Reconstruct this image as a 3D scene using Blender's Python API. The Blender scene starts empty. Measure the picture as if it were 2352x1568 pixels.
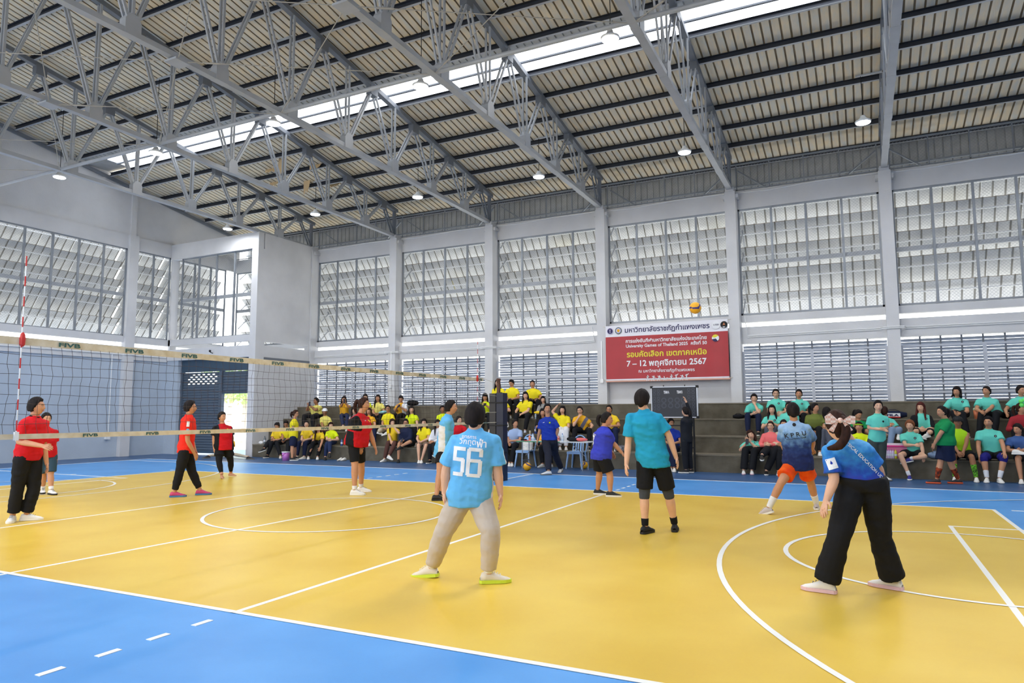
import bpy, bmesh, math, random
import numpy as np
from mathutils import Vector, Matrix, noise
from mathutils.bvhtree import BVHTree
random.seed(7)
sc = bpy.context.scene
COL = sc.collection
PI = math.pi

# ------------------------------------------------------------------ camera
CAMP = Vector((7.2772, -8.4251, 1.4897))
YAW, PITCH, ROLL, FOC = -0.462143, 0.101418, -0.003807, 1607.71
fw = Vector((math.sin(YAW) * math.cos(PITCH), math.cos(YAW) * math.cos(PITCH), math.sin(PITCH)))
rt = Vector((math.cos(YAW), -math.sin(YAW), 0)); up = rt.cross(fw)
cr, cu = rt * math.cos(ROLL) + up * math.sin(ROLL), up * math.cos(ROLL) - rt * math.sin(ROLL)
cam = bpy.data.cameras.new('camera'); cam.sensor_width = 36; cam.lens = FOC / 2352 * 36; cam.clip_end = 300; cam.clip_start = .05
camo = bpy.data.objects.new('camera', cam); COL.objects.link(camo)
M_ = Matrix((cr, cu, -fw)).transposed().to_4x4(); M_.translation = CAMP
camo.matrix_world = M_; sc.camera = camo

def at(px, py, x=None, y=None, z=None):
    """a point of the place seen at a photograph pixel, on the plane x=, y= or z="""
    d = fw + cr * ((px - 1176) / FOC) - cu * ((py - 784) / FOC)
    t = (z - CAMP.z) / d.z if z is not None else ((y - CAMP.y) / d.y if y is not None else (x - CAMP.x) / d.x)
    return CAMP + d * t

# ------------------------------------------------------------------ world, light, exposure
w = bpy.data.worlds.new('sky'); sc.world = w; w.use_nodes = True
nt = w.node_tree; bg = nt.nodes['Background']
geo = nt.nodes.new('ShaderNodeTexCoord'); sep = nt.nodes.new('ShaderNodeSeparateXYZ'); rmp = nt.nodes.new('ShaderNodeValToRGB')
nt.links.new(geo.outputs['Generated'], sep.inputs[0]); nt.links.new(sep.outputs['Z'], rmp.inputs[0]); nt.links.new(rmp.outputs[0], bg.inputs[0])
rmp.color_ramp.elements[0].position = 0; rmp.color_ramp.elements[0].color = (.97, .98, 1, 1)
rmp.color_ramp.elements[1].position = 1; rmp.color_ramp.elements[1].color = (.88, .94, 1, 1)
bg.inputs[1].default_value = 4.2
sun = bpy.data.lights.new('sun', 'SUN'); sun.energy = 7; sun.angle = math.radians(12); sun.color = (1, .96, .9)
suno = bpy.data.objects.new('sun', sun); COL.objects.link(suno); suno.rotation_euler = (math.radians(-42), math.radians(12), 0)
sc.view_settings.view_transform = 'Standard'; sc.view_settings.look = 'None'; sc.view_settings.gamma = 1
sc.view_settings.use_curve_mapping = False; sc.view_settings.exposure = 0.12
LAMP_W = 55
cy = sc.cycles
cy.max_bounces = 7; cy.diffuse_bounces = 4; cy.glossy_bounces = 2; cy.transmission_bounces = 2; cy.transparent_max_bounces = 6
cy.caustics_reflective = False; cy.caustics_refractive = False; cy.sample_clamp_indirect = 6; cy.sample_clamp_direct = 0
cy.use_denoising = True; cy.use_adaptive_sampling = True; cy.adaptive_threshold = 0.02
sc.render.use_persistent_data = False

# ------------------------------------------------------------------ materials
def lin(c):
    return tuple((v / 255 / 12.92 if v / 255 <= .04045 else ((v / 255 + .055) / 1.055) ** 2.4) for v in c)
_M = {}
def mat(name, rgb, rough=.6, metal=0, var=0, scale=6, bump=0, bscale=40, spec=.5, rgb2=None, coord='Object', stretch=None, emit=0, alpha=1, trans=0):
    if name in _M: return _M[name]
    m = bpy.data.materials.new(name); m.use_nodes = True; n = m.node_tree.nodes; L = m.node_tree.links
    b = n['Principled BSDF']; c = (*lin(rgb), 1)
    b.inputs['Base Color'].default_value = c; b.inputs['Roughness'].default_value = rough; b.inputs['Metallic'].default_value = metal
    b.inputs['Specular IOR Level'].default_value = spec
    if trans: b.inputs['Transmission Weight'].default_value = trans
    if alpha < 1: b.inputs['Alpha'].default_value = alpha
    if emit: b.inputs['Emission Color'].default_value = c; b.inputs['Emission Strength'].default_value = emit
    if var or rgb2 or bump:
        tc = n.new('ShaderNodeTexCoord'); mp = n.new('ShaderNodeMapping'); L.new(tc.outputs[coord], mp.inputs[0])
        if stretch: mp.inputs['Scale'].default_value = stretch
    if var or rgb2:
        nz = n.new('ShaderNodeTexNoise'); nz.inputs['Scale'].default_value = scale; nz.inputs['Detail'].default_value = 4
        L.new(mp.outputs[0], nz.inputs[0]); cr_ = n.new('ShaderNodeValToRGB'); L.new(nz.outputs[0], cr_.inputs[0])
        c2 = lin(rgb2) if rgb2 else tuple(v * (1 - var) for v in c[:3])
        cr_.color_ramp.elements[0].position = .35; cr_.color_ramp.elements[1].position = .68
        cr_.color_ramp.elements[0].color = c; cr_.color_ramp.elements[1].color = (*c2, 1)
        L.new(cr_.outputs[0], b.inputs['Base Color'])
    if bump:
        nb = n.new('ShaderNodeTexNoise'); nb.inputs['Scale'].default_value = bscale; nb.inputs['Detail'].default_value = 3
        L.new(mp.outputs[0], nb.inputs[0]); bp = n.new('ShaderNodeBump'); bp.inputs['Strength'].default_value = bump; bp.inputs['Distance'].default_value = .02
        L.new(nb.outputs[0], bp.inputs['Height']); L.new(bp.outputs[0], b.inputs['Normal'])
    _M[name] = m; return m

PAINT = mat('grey_wall_paint', (216, 217, 220), .75, var=.10, scale=1.3, bump=.15, bscale=25)
PAINTB = mat('shaded_block_wall', (184, 197, 212), .8, var=.10, scale=1.0, bump=.3, bscale=14)  # the wall paint again, tinted blue-grey to carry its shade
CONC = mat('brown_grey_concrete', (106, 100, 86), .85, rgb2=(84, 78, 64), scale=3.0, bump=.25, bscale=30)
EDGE = mat('worn_concrete_edge', (126, 118, 102), .85, var=.2, scale=8)
GALV = mat('galvanised_steel', (150, 156, 164), .45, .35, var=.18, scale=4)
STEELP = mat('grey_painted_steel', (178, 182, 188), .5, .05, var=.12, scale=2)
STEELD = mat('dark_grey_painted_steel', (118, 124, 134), .55, .05, var=.15, scale=2)
PURL = mat('shaded_purlin_steel', (66, 70, 80), .55, .2, var=.15, scale=3)  # purlin steel darkened to carry the shade inside the channel
YEL = mat('yellow_court_paint', (226, 192, 76), .36, rgb2=(216, 178, 56), scale=.9, spec=.4, bump=.03, bscale=60)
BLU = mat('blue_court_paint', (88, 160, 230), .38, rgb2=(72, 146, 218), scale=1.1, spec=.4, bump=.03, bscale=60)
DBLU = mat('dark_blue_floor_paint', (60, 98, 146), .4, rgb2=(52, 84, 126), scale=1.0, spec=.4)
LINE = mat('white_line_paint', (238, 238, 234), .45)
WHITE = mat('white_plastic', (236, 238, 240), .4)
BLACK = mat('black_matte', (18, 18, 20), .7)
ROPE = mat('cream_rope', (216, 206, 184), .8)
ROD = mat('grey_bracing_rod', (168, 164, 156), .5)
TAPE = mat('cream_net_tape', (222, 212, 190), .75, rgb2=(202, 186, 152), scale=9)
NETM = mat('brown_net_cord', (70, 58, 56), .8)

# ------------------------------------------------------------------ mesh helpers
class MB:
    def __init__(s): s.v = []; s.f = []; s.m = []
    def add(s, vs, fs, mi=0):
        o = len(s.v); s.v += [tuple(v) for v in vs]; s.f += [tuple(i + o for i in f) for f in fs]; s.m += [mi] * len(fs); return s
    def box(s, x0, x1, y0, y1, z0, z1, mi=0):
        vs = [(x, y, z) for z in (z0, z1) for y in (y0, y1) for x in (x0, x1)]
        return s.add(vs, [(0, 2, 3, 1), (4, 5, 7, 6), (0, 1, 5, 4), (2, 6, 7, 3), (0, 4, 6, 2), (1, 3, 7, 5)], mi)
    def bar(s, a, b, w_, h=None, mi=0, upv=(0, 0, 1)):
        """rectangular bar from a to b, width w_ (sideways) and h (along upv)"""
        h = h or w_; a = Vector(a); b = Vector(b); d = (b - a).normalized(); u = Vector(upv)
        if abs(d.dot(u)) > .99: u = Vector((0, 1, 0))
        sx = d.cross(u).normalized(); u = sx.cross(d).normalized()
        vs = [p + sx * (i * w_ / 2) + u * (j * h / 2) for p in (a, b) for i, j in ((-1, -1), (1, -1), (1, 1), (-1, 1))]
        return s.add(vs, [(0, 1, 5, 4), (1, 2, 6, 5), (2, 3, 7, 6), (3, 0, 4, 7), (3, 2, 1, 0), (4, 5, 6, 7)], mi)
    def tube(s, pts, r, n=8, mi=0, cap=True):
        """round tube through pts, r a number or one radius per point"""
        pts = [Vector(p) for p in pts]; rs = r if isinstance(r, (list, tuple)) else [r] * len(pts); o = len(s.v)
        prev = None
        for i, p in enumerate(pts):
            d = (pts[min(i + 1, len(pts) - 1)] - pts[max(i - 1, 0)]).normalized()
            if prev is None: a = d.cross(Vector((0, 0, 1)) if abs(d.z) < .9 else Vector((0, 1, 0))).normalized()
            else: a = (prev - d * prev.dot(d)).normalized()
            prev = a; b = d.cross(a)
            for k in range(n):
                t = 2 * PI * k / n; s.v.append(tuple(p + (a * math.cos(t) + b * math.sin(t)) * rs[i]))
        for i in range(len(pts) - 1):
            for k in range(n):
                s.f.append((o + i * n + k, o + i * n + (k + 1) % n, o + (i + 1) * n + (k + 1) % n, o + (i + 1) * n + k)); s.m.append(mi)
        if cap:
            s.f.append(tuple(o + k for k in range(n))[::-1]); s.m.append(mi)
            s.f.append(tuple(o + (len(pts) - 1) * n + k for k in range(n))); s.m.append(mi)
        return s
    def lathe(s, c, prof, n=20, mi=0, axis=None):
        """prof = [(radius, height)] around an upright axis at c"""
        o = len(s.v); c = Vector(c); R = axis if axis is not None else Matrix.Identity(3)
        for r, h in prof:
            for k in range(n):
                t = 2 * PI * k / n; s.v.append(tuple(c + R @ Vector((r * math.cos(t), r * math.sin(t), h))))
        for i in range(len(prof) - 1):
            for k in range(n):
                s.f.append((o + i * n + k, o + i * n + (k + 1) % n, o + (i + 1) * n + (k + 1) % n, o + (i + 1) * n + k)); s.m.append(mi)
        if prof[0][0] > 1e-4: s.f.append(tuple(o + k for k in range(n))[::-1]); s.m.append(mi)
        if prof[-1][0] > 1e-4: s.f.append(tuple(o + (len(prof) - 1) * n + k for k in range(n))); s.m.append(mi)
        return s
    def ball(s, c, r, n=12, mi=0, R=None):
        """ellipsoid; r number or (rx, ry, rz)"""
        r = (r, r, r) if not isinstance(r, (list, tuple)) else r; c = Vector(c); o = len(s.v); m_ = n // 2
        for i in range(m_ + 1):
            ph = PI * i / m_
            for k in range(n):
                t = 2 * PI * k / n; q = Vector((r[0] * math.sin(ph) * math.cos(t), r[1] * math.sin(ph) * math.sin(t), -r[2] * math.cos(ph)))
                s.v.append(tuple(c + (R @ q if R is not None else q)))
        for i in range(m_):
            for k in range(n):
                s.f.append((o + i * n + k, o + i * n + (k + 1) % n, o + (i + 1) * n + (k + 1) % n, o + (i + 1) * n + k)); s.m.append(mi)
        return s
    def poly(s, pts, d, mi=0):
        """flat polygon pts extruded by vector d"""
        pts = [Vector(p) for p in pts]; d = Vector(d); n = len(pts); vs = pts + [p + d for p in pts]
        return s.add(vs, [tuple(range(n))[::-1], tuple(range(n, 2 * n))] + [(i, (i + 1) % n, n + (i + 1) % n, n + i) for i in range(n)], mi)
    def mesh(s, name, mats, off=(0, 0, 0), smooth=False):
        me = bpy.data.meshes.new(name); ox, oy, oz = off
        me.from_pydata([(a - ox, b - oy, c - oz) for a, b, c in s.v], [], s.f)
        for m in (mats if isinstance(mats, (list, tuple)) else [mats]): me.materials.append(m)
        if any(s.m): me.polygons.foreach_set('material_index', s.m)
        if smooth: me.polygons.foreach_set('use_smooth', [True] * len(s.f))
        me.update(); return me
    def build(s, name, mats, parent=None, smooth=False, fix=False):
        off = wloc(parent)
        me = s.mesh(name, mats, off, smooth)
        if fix:
            bm = bmesh.new(); bm.from_mesh(me); bmesh.ops.recalc_face_normals(bm, faces=bm.faces); bm.to_mesh(me); bm.free()
        return link(name, me, parent)

def wloc(o):
    v = Vector((0, 0, 0))
    while o is not None: v = v + o.location; o = o.parent
    return v
def link(name, data, parent=None, loc=None):
    o = bpy.data.objects.new(name, data); COL.objects.link(o)
    if parent: o.parent = parent
    if loc is not None: o.location = loc
    return o
def tag(o, label=None, cat=None, group=None, kind=None):
    if label: o['label'] = label
    if cat: o['category'] = cat
    if group: o['group'] = group
    if kind: o['kind'] = kind
    return o
def thing(name, loc, label=None, cat=None, group=None, kind=None):
    return tag(link(name, None, None, Vector(loc)), label, cat, group, kind)
def struct(name, loc=(0, 0, 0), label=None): return tag(link(name, None, None, Vector(loc)), label, None, None, 'structure')
def inst(o, parent, dx=(0, 0, 0), name=None):
    c = o.copy(); COL.objects.link(c); c.parent = parent; c.location = o.location + Vector(dx)
    if name: c.name = name
    return c

# ------------------------------------------------------------------ the setting: dimensions
XL, XBOX, YW, YC = -16.4, -11.8, 12.62, 12.25       # end wall, corner room side, long wall plane, column face
XR = 20.1; BAYX = [-16.0 + 4 * k + .1 for k in range(10)]  # columns every 4 m
ZB0, ZB1 = 7.43, 7.98                                # ring beam
ZW0, ZW1 = 4.28, 7.43                                # upper windows
ZS0, ZS1 = 3.92, 4.07                                # open slot
ZL0, ZL1 = 1.74, 3.44                                # lower louvred windows
TIER = [(9.58, .435), (10.30, .87), (11.0, 1.305), (11.7, 1.74)]
ROOF = lambda y: 11.09 - .166 * abs(y)               # underside of the purlins
TRX = [-11.9, -7.9, -3.9, .1, 4.1, 8.1, 12.1, 16.1]

# floor
fl = struct('floor', label='indoor sports floor painted yellow, blue and dark blue')
MB().box(XL - .3, XR + .2, -13, 13, -.2, 0).build('base_slab', DBLU, fl)
MB().box(-14.2, 14.2, -7.375, 7.375, 0, .002).build('blue_zone', BLU, fl)
MB().box(-9, 9, -4.5, 4.5, .002, .004).build('yellow_court', YEL, fl)
LZ0, LZ1 = .004, .006
def line(x0, x1, y0, y1): MB().box(min(x0, x1), max(x0, x1), min(y0, y1), max(y0, y1), .001, LZ1 + (.0006 if abs(x1 - x0) > abs(y1 - y0) else 0)).build('line', LINE, fl)
def arc(cx, cy_, r, a0, a1, n=72, w_=.05):
    b = MB()
    for i in range(n + 1):
        a = math.radians(a0 + (a1 - a0) * i / n)
        for q in (r - w_, r): b.v += [(cx + q * math.cos(a), cy_ + q * math.sin(a), .0073)]
    for i in range(n): b.f.append((2 * i, 2 * i + 1, 2 * i + 3, 2 * i + 2)); b.m.append(0)
    b.build('arc_line', LINE, fl)
for s in (-1, 1):
    line(-9, 9, s * 4.5, s * 4.45); line(s * 9, s * 8.95, -4.5, 4.5); line(s * 3, s * 2.95, -4.5, 4.5)
    line(-14.2, 14.2, s * 7.375, s * 7.325); line(s * 14.2, s * 14.15, -7.375, 7.375)
    for t in (-1, 1):
        for k in range(5): line(s * 3, s * 2.95, t * (4.7 + k * .35), t * (4.85 + k * .35))
        line(s * 9.2, s * 9.35, t * 4.5, t * 4.45)
        line(s * 8.2, s * 14.2, t * 2.45, t * 2.40)
        line(s * 11.2, s * 14.2, t * 6.6, t * 6.65)
        for k in range(3): line(s * (10.4 + k * .9), s * (10.45 + k * .9), t * 2.45, t * 2.6)
    line(s * 8.25, s * 8.2, -2.45, 2.45)
    arc(s * 8.225, 0, 1.8, 0, 360)
line(-.025, .025, -7.375, 7.375)
arc(0, 0, 1.8, 0, 360)
arc(12.6, 0, 6.79, 102.5, 257.5); arc(-12.6, 0, 6.79, -77.5, 77.5)

# bleachers
bl = thing('concrete_bleachers', (4, 9.58, 0), 'four-tier brown-grey concrete bleachers along the long louvred wall', 'bleachers')
prev = 0
for i, (y, z) in enumerate(TIER):
    b = MB(); x0 = XBOX
    b.box(x0, XR, y, 12.7, prev, z - .03, 0); b.box(x0, XR, y - .012, 12.7, z - .03, z, 1)
    st = b.build('step', [CONC, EDGE], bl); prev = z - .03

# long wall
wb = struct('wall_back', label='grey painted concrete frame wall with chain-link windows above and louvres below')
xs = BAYX + [XR]
for x in BAYX[1:]:
    b = MB(); b.box(x - .15, x + .15, YC, YC + .45, 0, 7.9); b.box(x - .12, x + .12, YC - .02, YC + .4, 7.9, 8.02); b.box(x - .22, x + .22, YC + .06, YC + .4, 7.72, 7.82)
    b.build('column', PAINT, wb)
b = MB(); b.box(XL, XR, YW, YW + .25, ZB0, ZB1); b.build('ring_beam', PAINT, wb)
b = MB(); b.box(XL, XR, YW - .05, YW + .22, ZS1, ZW0 - .02); b.build('sill_beam', PAINT, wb)
b = MB(); b.box(XL, XR, YW - .12, YW + .22, ZL1, ZS0); b.build('middle_beam', PAINT, wb)
b = MB(); b.box(XBOX, XR, YW, YW + .22, 0, ZL0 - .005); b.build('low_wall', PAINT, wb)
b = MB(); b.box(.1 + .15, 4.1 - .15, YW - .14, YW - .08, ZL0, ZL1 + .02); b.build('blank_panel', PAINT, wb)
# conduits along the middle beam and down the columns
cb = MB()
for z, r in ((3.70, .014), (3.66, .014)): cb.tube([(-11.75, YW - .14, z - .02), (-8.2, YW - .14, z), (-8.2, YC - .02, z), (-7.6, YC - .02, z), (-7.6, YW - .14, z), (-4.2, YW - .14, z), (-4.2, YC - .02, z), (-3.6, YC - .02, z), (-3.6, YW - .14, z), (-.2, YW - .14, z + .05), (-.2, YC - .02, z + .48)], r, 6)
for z in (3.62, 3.66): cb.tube([(4.4, YC - .02, z + .55), (4.42, YW - .14, z), (7.8, YW - .14, z + .03), (7.85, YC - .02, z + .03), (8.35, YC - .02, z + .03), (8.4, YW - .14, z + .03), (11.8, YW - .14, z + .03)], .014, 6)
cb.build('conduit', WHITE, wb)
for x in (-7.9, .1):
    b = MB(); b.box(x - .02, x + .02, YC - .03, YC, 2.5, 3.7); b.box(x - .05, x + .05, YC - .05, YC, 2.4, 2.52); b.build('cable_drop', WHITE, wb)
b = MB()
for a, c in zip(TRX[:-1], TRX[1:]): b.tube([(a + .1, YW - .02, 7.93), (a + 1, YW - .02, 7.9), (a + 2.3, YW - .02, 7.96), (c - .1, YW - .02, 7.95)], .02, 6)
b.build('roof_conduit', WHITE, wb)

# window builder ---------------------------------------------------------------------------------
def lattice(b, P, a0, a1, z0, z1, pitch, r):
    """chain-link: two families of thin wires on a plane; P(a, z) gives the point"""
    W_, H_ = a1 - a0, z1 - z0
    for sgn in (1, -1):
        k = -H_
        while k < W_:
            t0, t1 = max(0, -k), min(H_, W_ - k)
            if t1 - t0 > .02:
                q0, q1 = (k + t0, t0), (k + t1, t1)
                if sgn < 0: q0, q1 = (W_ - q0[0], q0[1]), (W_ - q1[0], q1[1])
                b.tube([P(a0 + q0[0], z0 + q0[1]), P(a0 + q1[0], z0 + q1[1])], r, 3, cap=False)
            k += pitch
BLADE = mat('zinc_louvre_sheet', (214, 215, 214), .5, .0, rgb2=(188, 190, 192), scale=1.6, bump=.1, bscale=9)
BLADY = mat('yellowed_fibre_sheet', (206, 196, 140), .6, rgb2=(190, 178, 120), scale=3)
RIB = mat('darker_sheet_rib', (158, 156, 150), .6)  # darker tone sets the ribs off from the sheet
PWH = mat('pale_steel_angle', (232, 234, 236), .4)
RUST = mat('stained_sheet_edge', (150, 136, 116), .7)
def blade_mesh(W_, name, seed):
    """one awning blade: corrugated sheet that slopes down and outwards; local x along the wall, y outward"""
    rnd = random.Random(seed); b = MB(); n = int(W_ / .27); dx = W_ / n
    A, B = (-.12, .26), (.50, -.52)
    for i in range(n):
        x0 = i * dx; jz = rnd.uniform(-.008, .008); mi = 0
        pr = [(x0, 0), (x0 + dx - .045, 0), (x0 + dx - .035, .03), (x0 + dx - .01, .03), (x0 + dx, 0)]
        nx, nz = .78 / 1.0, .62 / 1.0
        for (xa, da), (xc, dc) in zip(pr[:-1], pr[1:]):
            mi = 2 if (da or dc) else 0
            vs = [(xa, A[0] + da * nx, A[1] + da * nz + jz), (xc, A[0] + dc * nx, A[1] + dc * nz + jz), (xc, B[0] + dc * nx, B[1] + dc * nz + jz), (xa, B[0] + da * nx, B[1] + da * nz + jz)]
            b.add(vs, [(0, 1, 2, 3)], mi)
    b.box(0, W_, A[0] - .004, A[0] + .004, A[1] - .012, A[1] + .0, 1)
    return b.mesh(name, [BLADE, RUST, RIB])
def purl_mesh(W_):
    b = MB(); b.box(0, W_, -.05, -.0, -.018, .018); return b.mesh('blade_purlin', PWH)
BZ = [7.52, 6.80, 6.12, 5.41, 4.70]
_bl = {}
def upper_window(nm, P, T, a0, a1, nm_l, seed, mull=4, blades=True, z1=ZW1, d=.05):
    """P(a, out, z): a along the wall, out = metres outward from the wall plane; T = rotation of the blades about z"""
    wn = struct(nm, label=nm_l)
    b = MB()
    def bx(a, c, o0, o1, z0, z_):
        vs = [P(x, y, z) for z in (z0, z_) for y in (o0, o1) for x in (a, c)]
        b.add(vs, [(0, 2, 3, 1), (4, 5, 7, 6), (0, 1, 5, 4), (2, 6, 7, 3), (0, 4, 6, 2), (1, 3, 7, 5)])
    for z in (ZW0, z1 - .05): bx(a0, a1, 0, .05, z, z + .05)
    for a in (a0, a1 - .05): bx(a, a + .05, 0, .05, ZW0, z1)
    b.build('window_frame', GALV, wn, fix=True)
    for k in range(1, mull):
        b = MB(); a = a0 + (a1 - a0) * k / mull; bx(a - .03, a + .03, -.01, .05, ZW0, z1); b.build('mullion', GALV, wn, fix=True)
    b = MB(); bx(a0, a1, .04, .14, 5.74, 5.86); b.build('transom', STEELP, wn, fix=True)
    b = MB(); lattice(b, lambda a, z: P(a, .03, z), a0 + .02, a1 - .02, ZW0 + .02, z1 - .02, .085, .0022); tag(b.build('wire_mesh', GALV, wn), kind='stuff')
    if blades:
        W_ = a1 - a0 + .3; key = (round(W_, 2), seed % 3)
        if key not in _bl: _bl[key] = (blade_mesh(W_, 'louvre_blade', seed), purl_mesh(W_))
        for k, z in enumerate(BZ):
            o = P(a0 - .15, .58, z)
            for nm2, me in zip(('louvre_blade', 'blade_purlin'), _bl[key]):
                q = link(nm2, me, wn, o); q.rotation_euler = (0, 0, T)
            b = MB(); Q = lambda a, o_, zz: P(a, o_, zz)
            b.bar(Q(a0 + .04, .5, z + .12), Q(a0 + .04, 1.05, z - .55), .04, .04); b.bar(Q(a0 + .04, .12, z - .35), Q(a0 + .04, .55, z + .05), .03, .03)
            b.build('blade_bracket', STEELP, wn)
    return wn
nwin = 0
PB = lambda a, o, z: (a, YW + .02 + o, z)
WLAB = ['in the corner room', 'next to the corner room', 'second from the corner room', 'second bay left of the red banner', 'first bay left of the red banner' , 'above the red banner', 'right of the red banner', 'last at the right of the picture', 'beyond']
bays = [(XL + .1, XBOX - .1)] + [(BAYX[k] + .15, BAYX[k + 1] - .15) for k in range(1, 8)]
bl_lab = ['tall mesh window behind the corner room window', 'tall mesh window beside the corner room', 'tall mesh window one bay from the corner room', 'tall mesh window just before the banner bay', 'tall mesh window above the red banner', 'tall mesh window right of the banner', 'tall mesh window at the far right edge of the photo', 'tall mesh window beyond the right edge']
for k, (a0, a1) in enumerate(bays):
    nwin += 1; upper_window(f'window_{nwin}', PB, 0, a0, a1, bl_lab[k], k)
# a stained yellow sheet or two
for (x, z, k) in ((-1.9, 6.98, 2), (9.6, 6.98, 1), (3.3, 6.98, 1), (-6.0, 6.25, 1)):
    b = MB()
    for i in range(k): b.add([(x + i * .3, YW + .56, z + .05), (x + i * .3 + .24, YW + .56, z + .05), (x + i * .3 + .24, YW + .9, z - .38), (x + i * .3, YW + .9, z - .38)], [(0, 1, 2, 3)])
    b.build('stained_patch', BLADY, wb)
# lower louvred windows with grilles
SLAT = mat('pale_louvre_slat', (150, 158, 172), .5, .1)
GR = mat('white_grille_paint', (190, 195, 206), .5)
def lower_window(k, a0, a1, lab):
    global nwin
    nwin += 1; wn = struct(f'window_{nwin}', label=lab)
    W_ = a1 - a0; Y0 = YW - .06
    if W_ not in _bl:
        b = MB(); b.add([(0, 0, .056), (W_, 0, .056), (W_, .05, -.013), (0, .05, -.013), (0, .004, .06), (W_, .004, .06), (W_, .054, -.009), (0, .054, -.009)],
                        [(0, 1, 2, 3), (7, 6, 5, 4), (0, 4, 5, 1), (3, 2, 6, 7)]); _bl[W_] = b.mesh('louvre_slat', SLAT)
    z = ZL0 + .01
    while z < ZL1 - .05:
        link('louvre_slat', _bl[W_], wn, (a0, YW + .12, z)); z += .083
    for i in range(1, 8):
        b = MB(); a = a0 + W_ * i / 8; b.box(a - .02, a + .02, YW + .08, YW + .11, ZL0, ZL1); b.build('louvre_stile', STEELD, wn)
    for z, h in ((3.19, .05), (2.93, .05), (2.65, .09), (2.41, .05), (2.2, .05), (1.98, .05)):
        b = MB(); b.box(a0, a1, Y0 - .03, Y0, z - h / 2, z + h / 2); b.build('grille_rail', GR, wn)
    b = MB(); b.box(a0, a0 + .06, Y0 - .035, Y0, ZL0, 3.21); b.box(a1 - .06, a1, Y0 - .035, Y0, ZL0, 3.21); b.box((a0 + a1) / 2 - .04, (a0 + a1) / 2 + .04, Y0 - .035, Y0, ZL0, 3.21); b.build('grille_stile', GR, wn)
    b = MB(); lattice(b, lambda a, z: (a, YW + .05, z), a0, a1, ZL0, ZL1, .085, .002); tag(b.build('wire_mesh', GALV, wn), kind='stuff')
ll = ['low louvred window behind the yellow shirts beside the corner room', 'low louvred window behind the woman with phone and ponytail player', 'low louvred window left of the red banner', None, 'low louvred window right of the red banner', 'low louvred window at the right edge of the photo', 'low louvred window beyond the right edge']
for k, (a0, a1) in enumerate(bays[1:]):
    if ll[k]: lower_window(k, a0, a1, ll[k])

# end wall (left)
wl = struct('wall_left', label='pale grey gable end wall with mesh windows')
def wbox(a0, a1, z0, z1, x0=XL - .2, x1=XL, nm='panel', m=PAINT): MB().box(x0, x1, a0, a1, z0, z1).build(nm, m, wl)
wbox(-13, 9.6, 0, 3.45, x1=XL - .06, nm='block_wall', m=PAINTB); wbox(-13, YW + .2, 3.45, ZS0, x1=XL, nm='middle_beam'); wbox(-13, YW + .2, ZS1, ZW0 + .02, nm='sill_beam')
b = MB(); b.poly([(XL - .2, -12.9, 7.52), (XL - .2, 12.9, 7.52), (XL - .2, 12.9, ROOF(12.9) + .25), (XL - .2, 0, ROOF(0) + .25), (XL - .2, -12.9, ROOF(12.9) + .25)], (.14, 0, 0)); b.build('gable', PAINT, wl, fix=True)
wbox(-13, YW + .2, 7.5, 8.0, x0=XL - .06, nm='ring_beam')
for y in (7.93, 3.2, -1.6, -6.4, -11.2):
    wbox(y - .18, y + .18, 0, 8.0, x0=XL - .1, x1=XL + .12, nm='column'); wbox(y - .1, y + .1, 8.0, ROOF(y), x0=XL - .1, x1=XL + .02, nm='gable_column')
b = MB(); b.bar((XL + .02, 0, ROOF(0) - .05), (XL + .02, 12.7, ROOF(12.7) - .05), .06, .12); b.bar((XL + .02, 0, ROOF(0) - .05), (XL + .02, -12.7, ROOF(12.7) - .05), .06, .12); b.build('rake_channel', STEELD, wl)
PLw = lambda a, o, z: (XL - .02 - o, a, z)
for k, (a0, a1, lab, mu) in enumerate(((8.11, 9.55, 'narrow mesh window in the end wall beside the corner room', 2), (3.38, 7.75, 'wide mesh window in the end wall at the left edge of the photo', 5), (9.9, 12.2, 'mesh window in the end wall inside the corner room', 3), (-1.4, 3.0, 'mesh window in the end wall beyond the left edge', 5), (-6.2, -1.8, 'second mesh window in the end wall beyond the left edge', 5))):
    nwin += 1; upper_window(f'window_{nwin}', PLw, PI / 2, a0, a1, lab, k + 1, mull=mu, z1=7.5)
b = MB(); b.tube([(XL + .03, 2, 3.62), (XL + .03, 7.7, 3.62), (XL + .15, 7.75, 3.62), (XL + .15, 8.1, 3.62), (XL + .03, 8.15, 3.62), (XL + .03, 9.5, 3.62)], .02, 6); b.tube([(XL + .03, 7.35, 3.6), (XL + .03, 7.35, .75)], .014, 6); b.box(XL - .06, XL + .06, 7.28, 7.42, .62, .75); b.build('conduit', WHITE, wl)

# corner room
wc = struct('wall_corner', label='projecting corner room with mesh window above and roller shutters below')
cbx = lambda x0, x1, y0, y1, z0, z1, nm='panel', m=PAINT: MB().box(x0, x1, y0, y1, z0, z1).build(nm, m, wc)
YX = 9.55
cbx(XL, XBOX, YX, YX + .25, 7.42, 8.0, 'ring_beam'); cbx(XL, XBOX - .3, YX + .02, YX + .2, ZS1, ZW0 + .02, 'sill_beam'); cbx(XL, XBOX - .3, YX, YX + .25, 3.5, ZS0, 'middle_beam')
cbx(XBOX - .3, XBOX, YX, YX + .3, 0, 7.42, 'column')
cbx(XL, XL + .1, YX + .02, YX + .3, 3.5, 7.42, 'column')
cbx(XBOX - .18, XBOX, YX + .3, YW, ZS1, 8.0, 'side_wall'); cbx(XBOX - .18, XBOX, YX + .3, YW, 0, ZS0, 'side_wall'); cbx(XBOX - .18, XBOX, YX + .3, YX + .42, ZS0, ZS1, 'side_wall'); cbx(XBOX - .18, XBOX, YW - .45, YW, ZS0, ZS1, 'side_wall')
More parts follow.
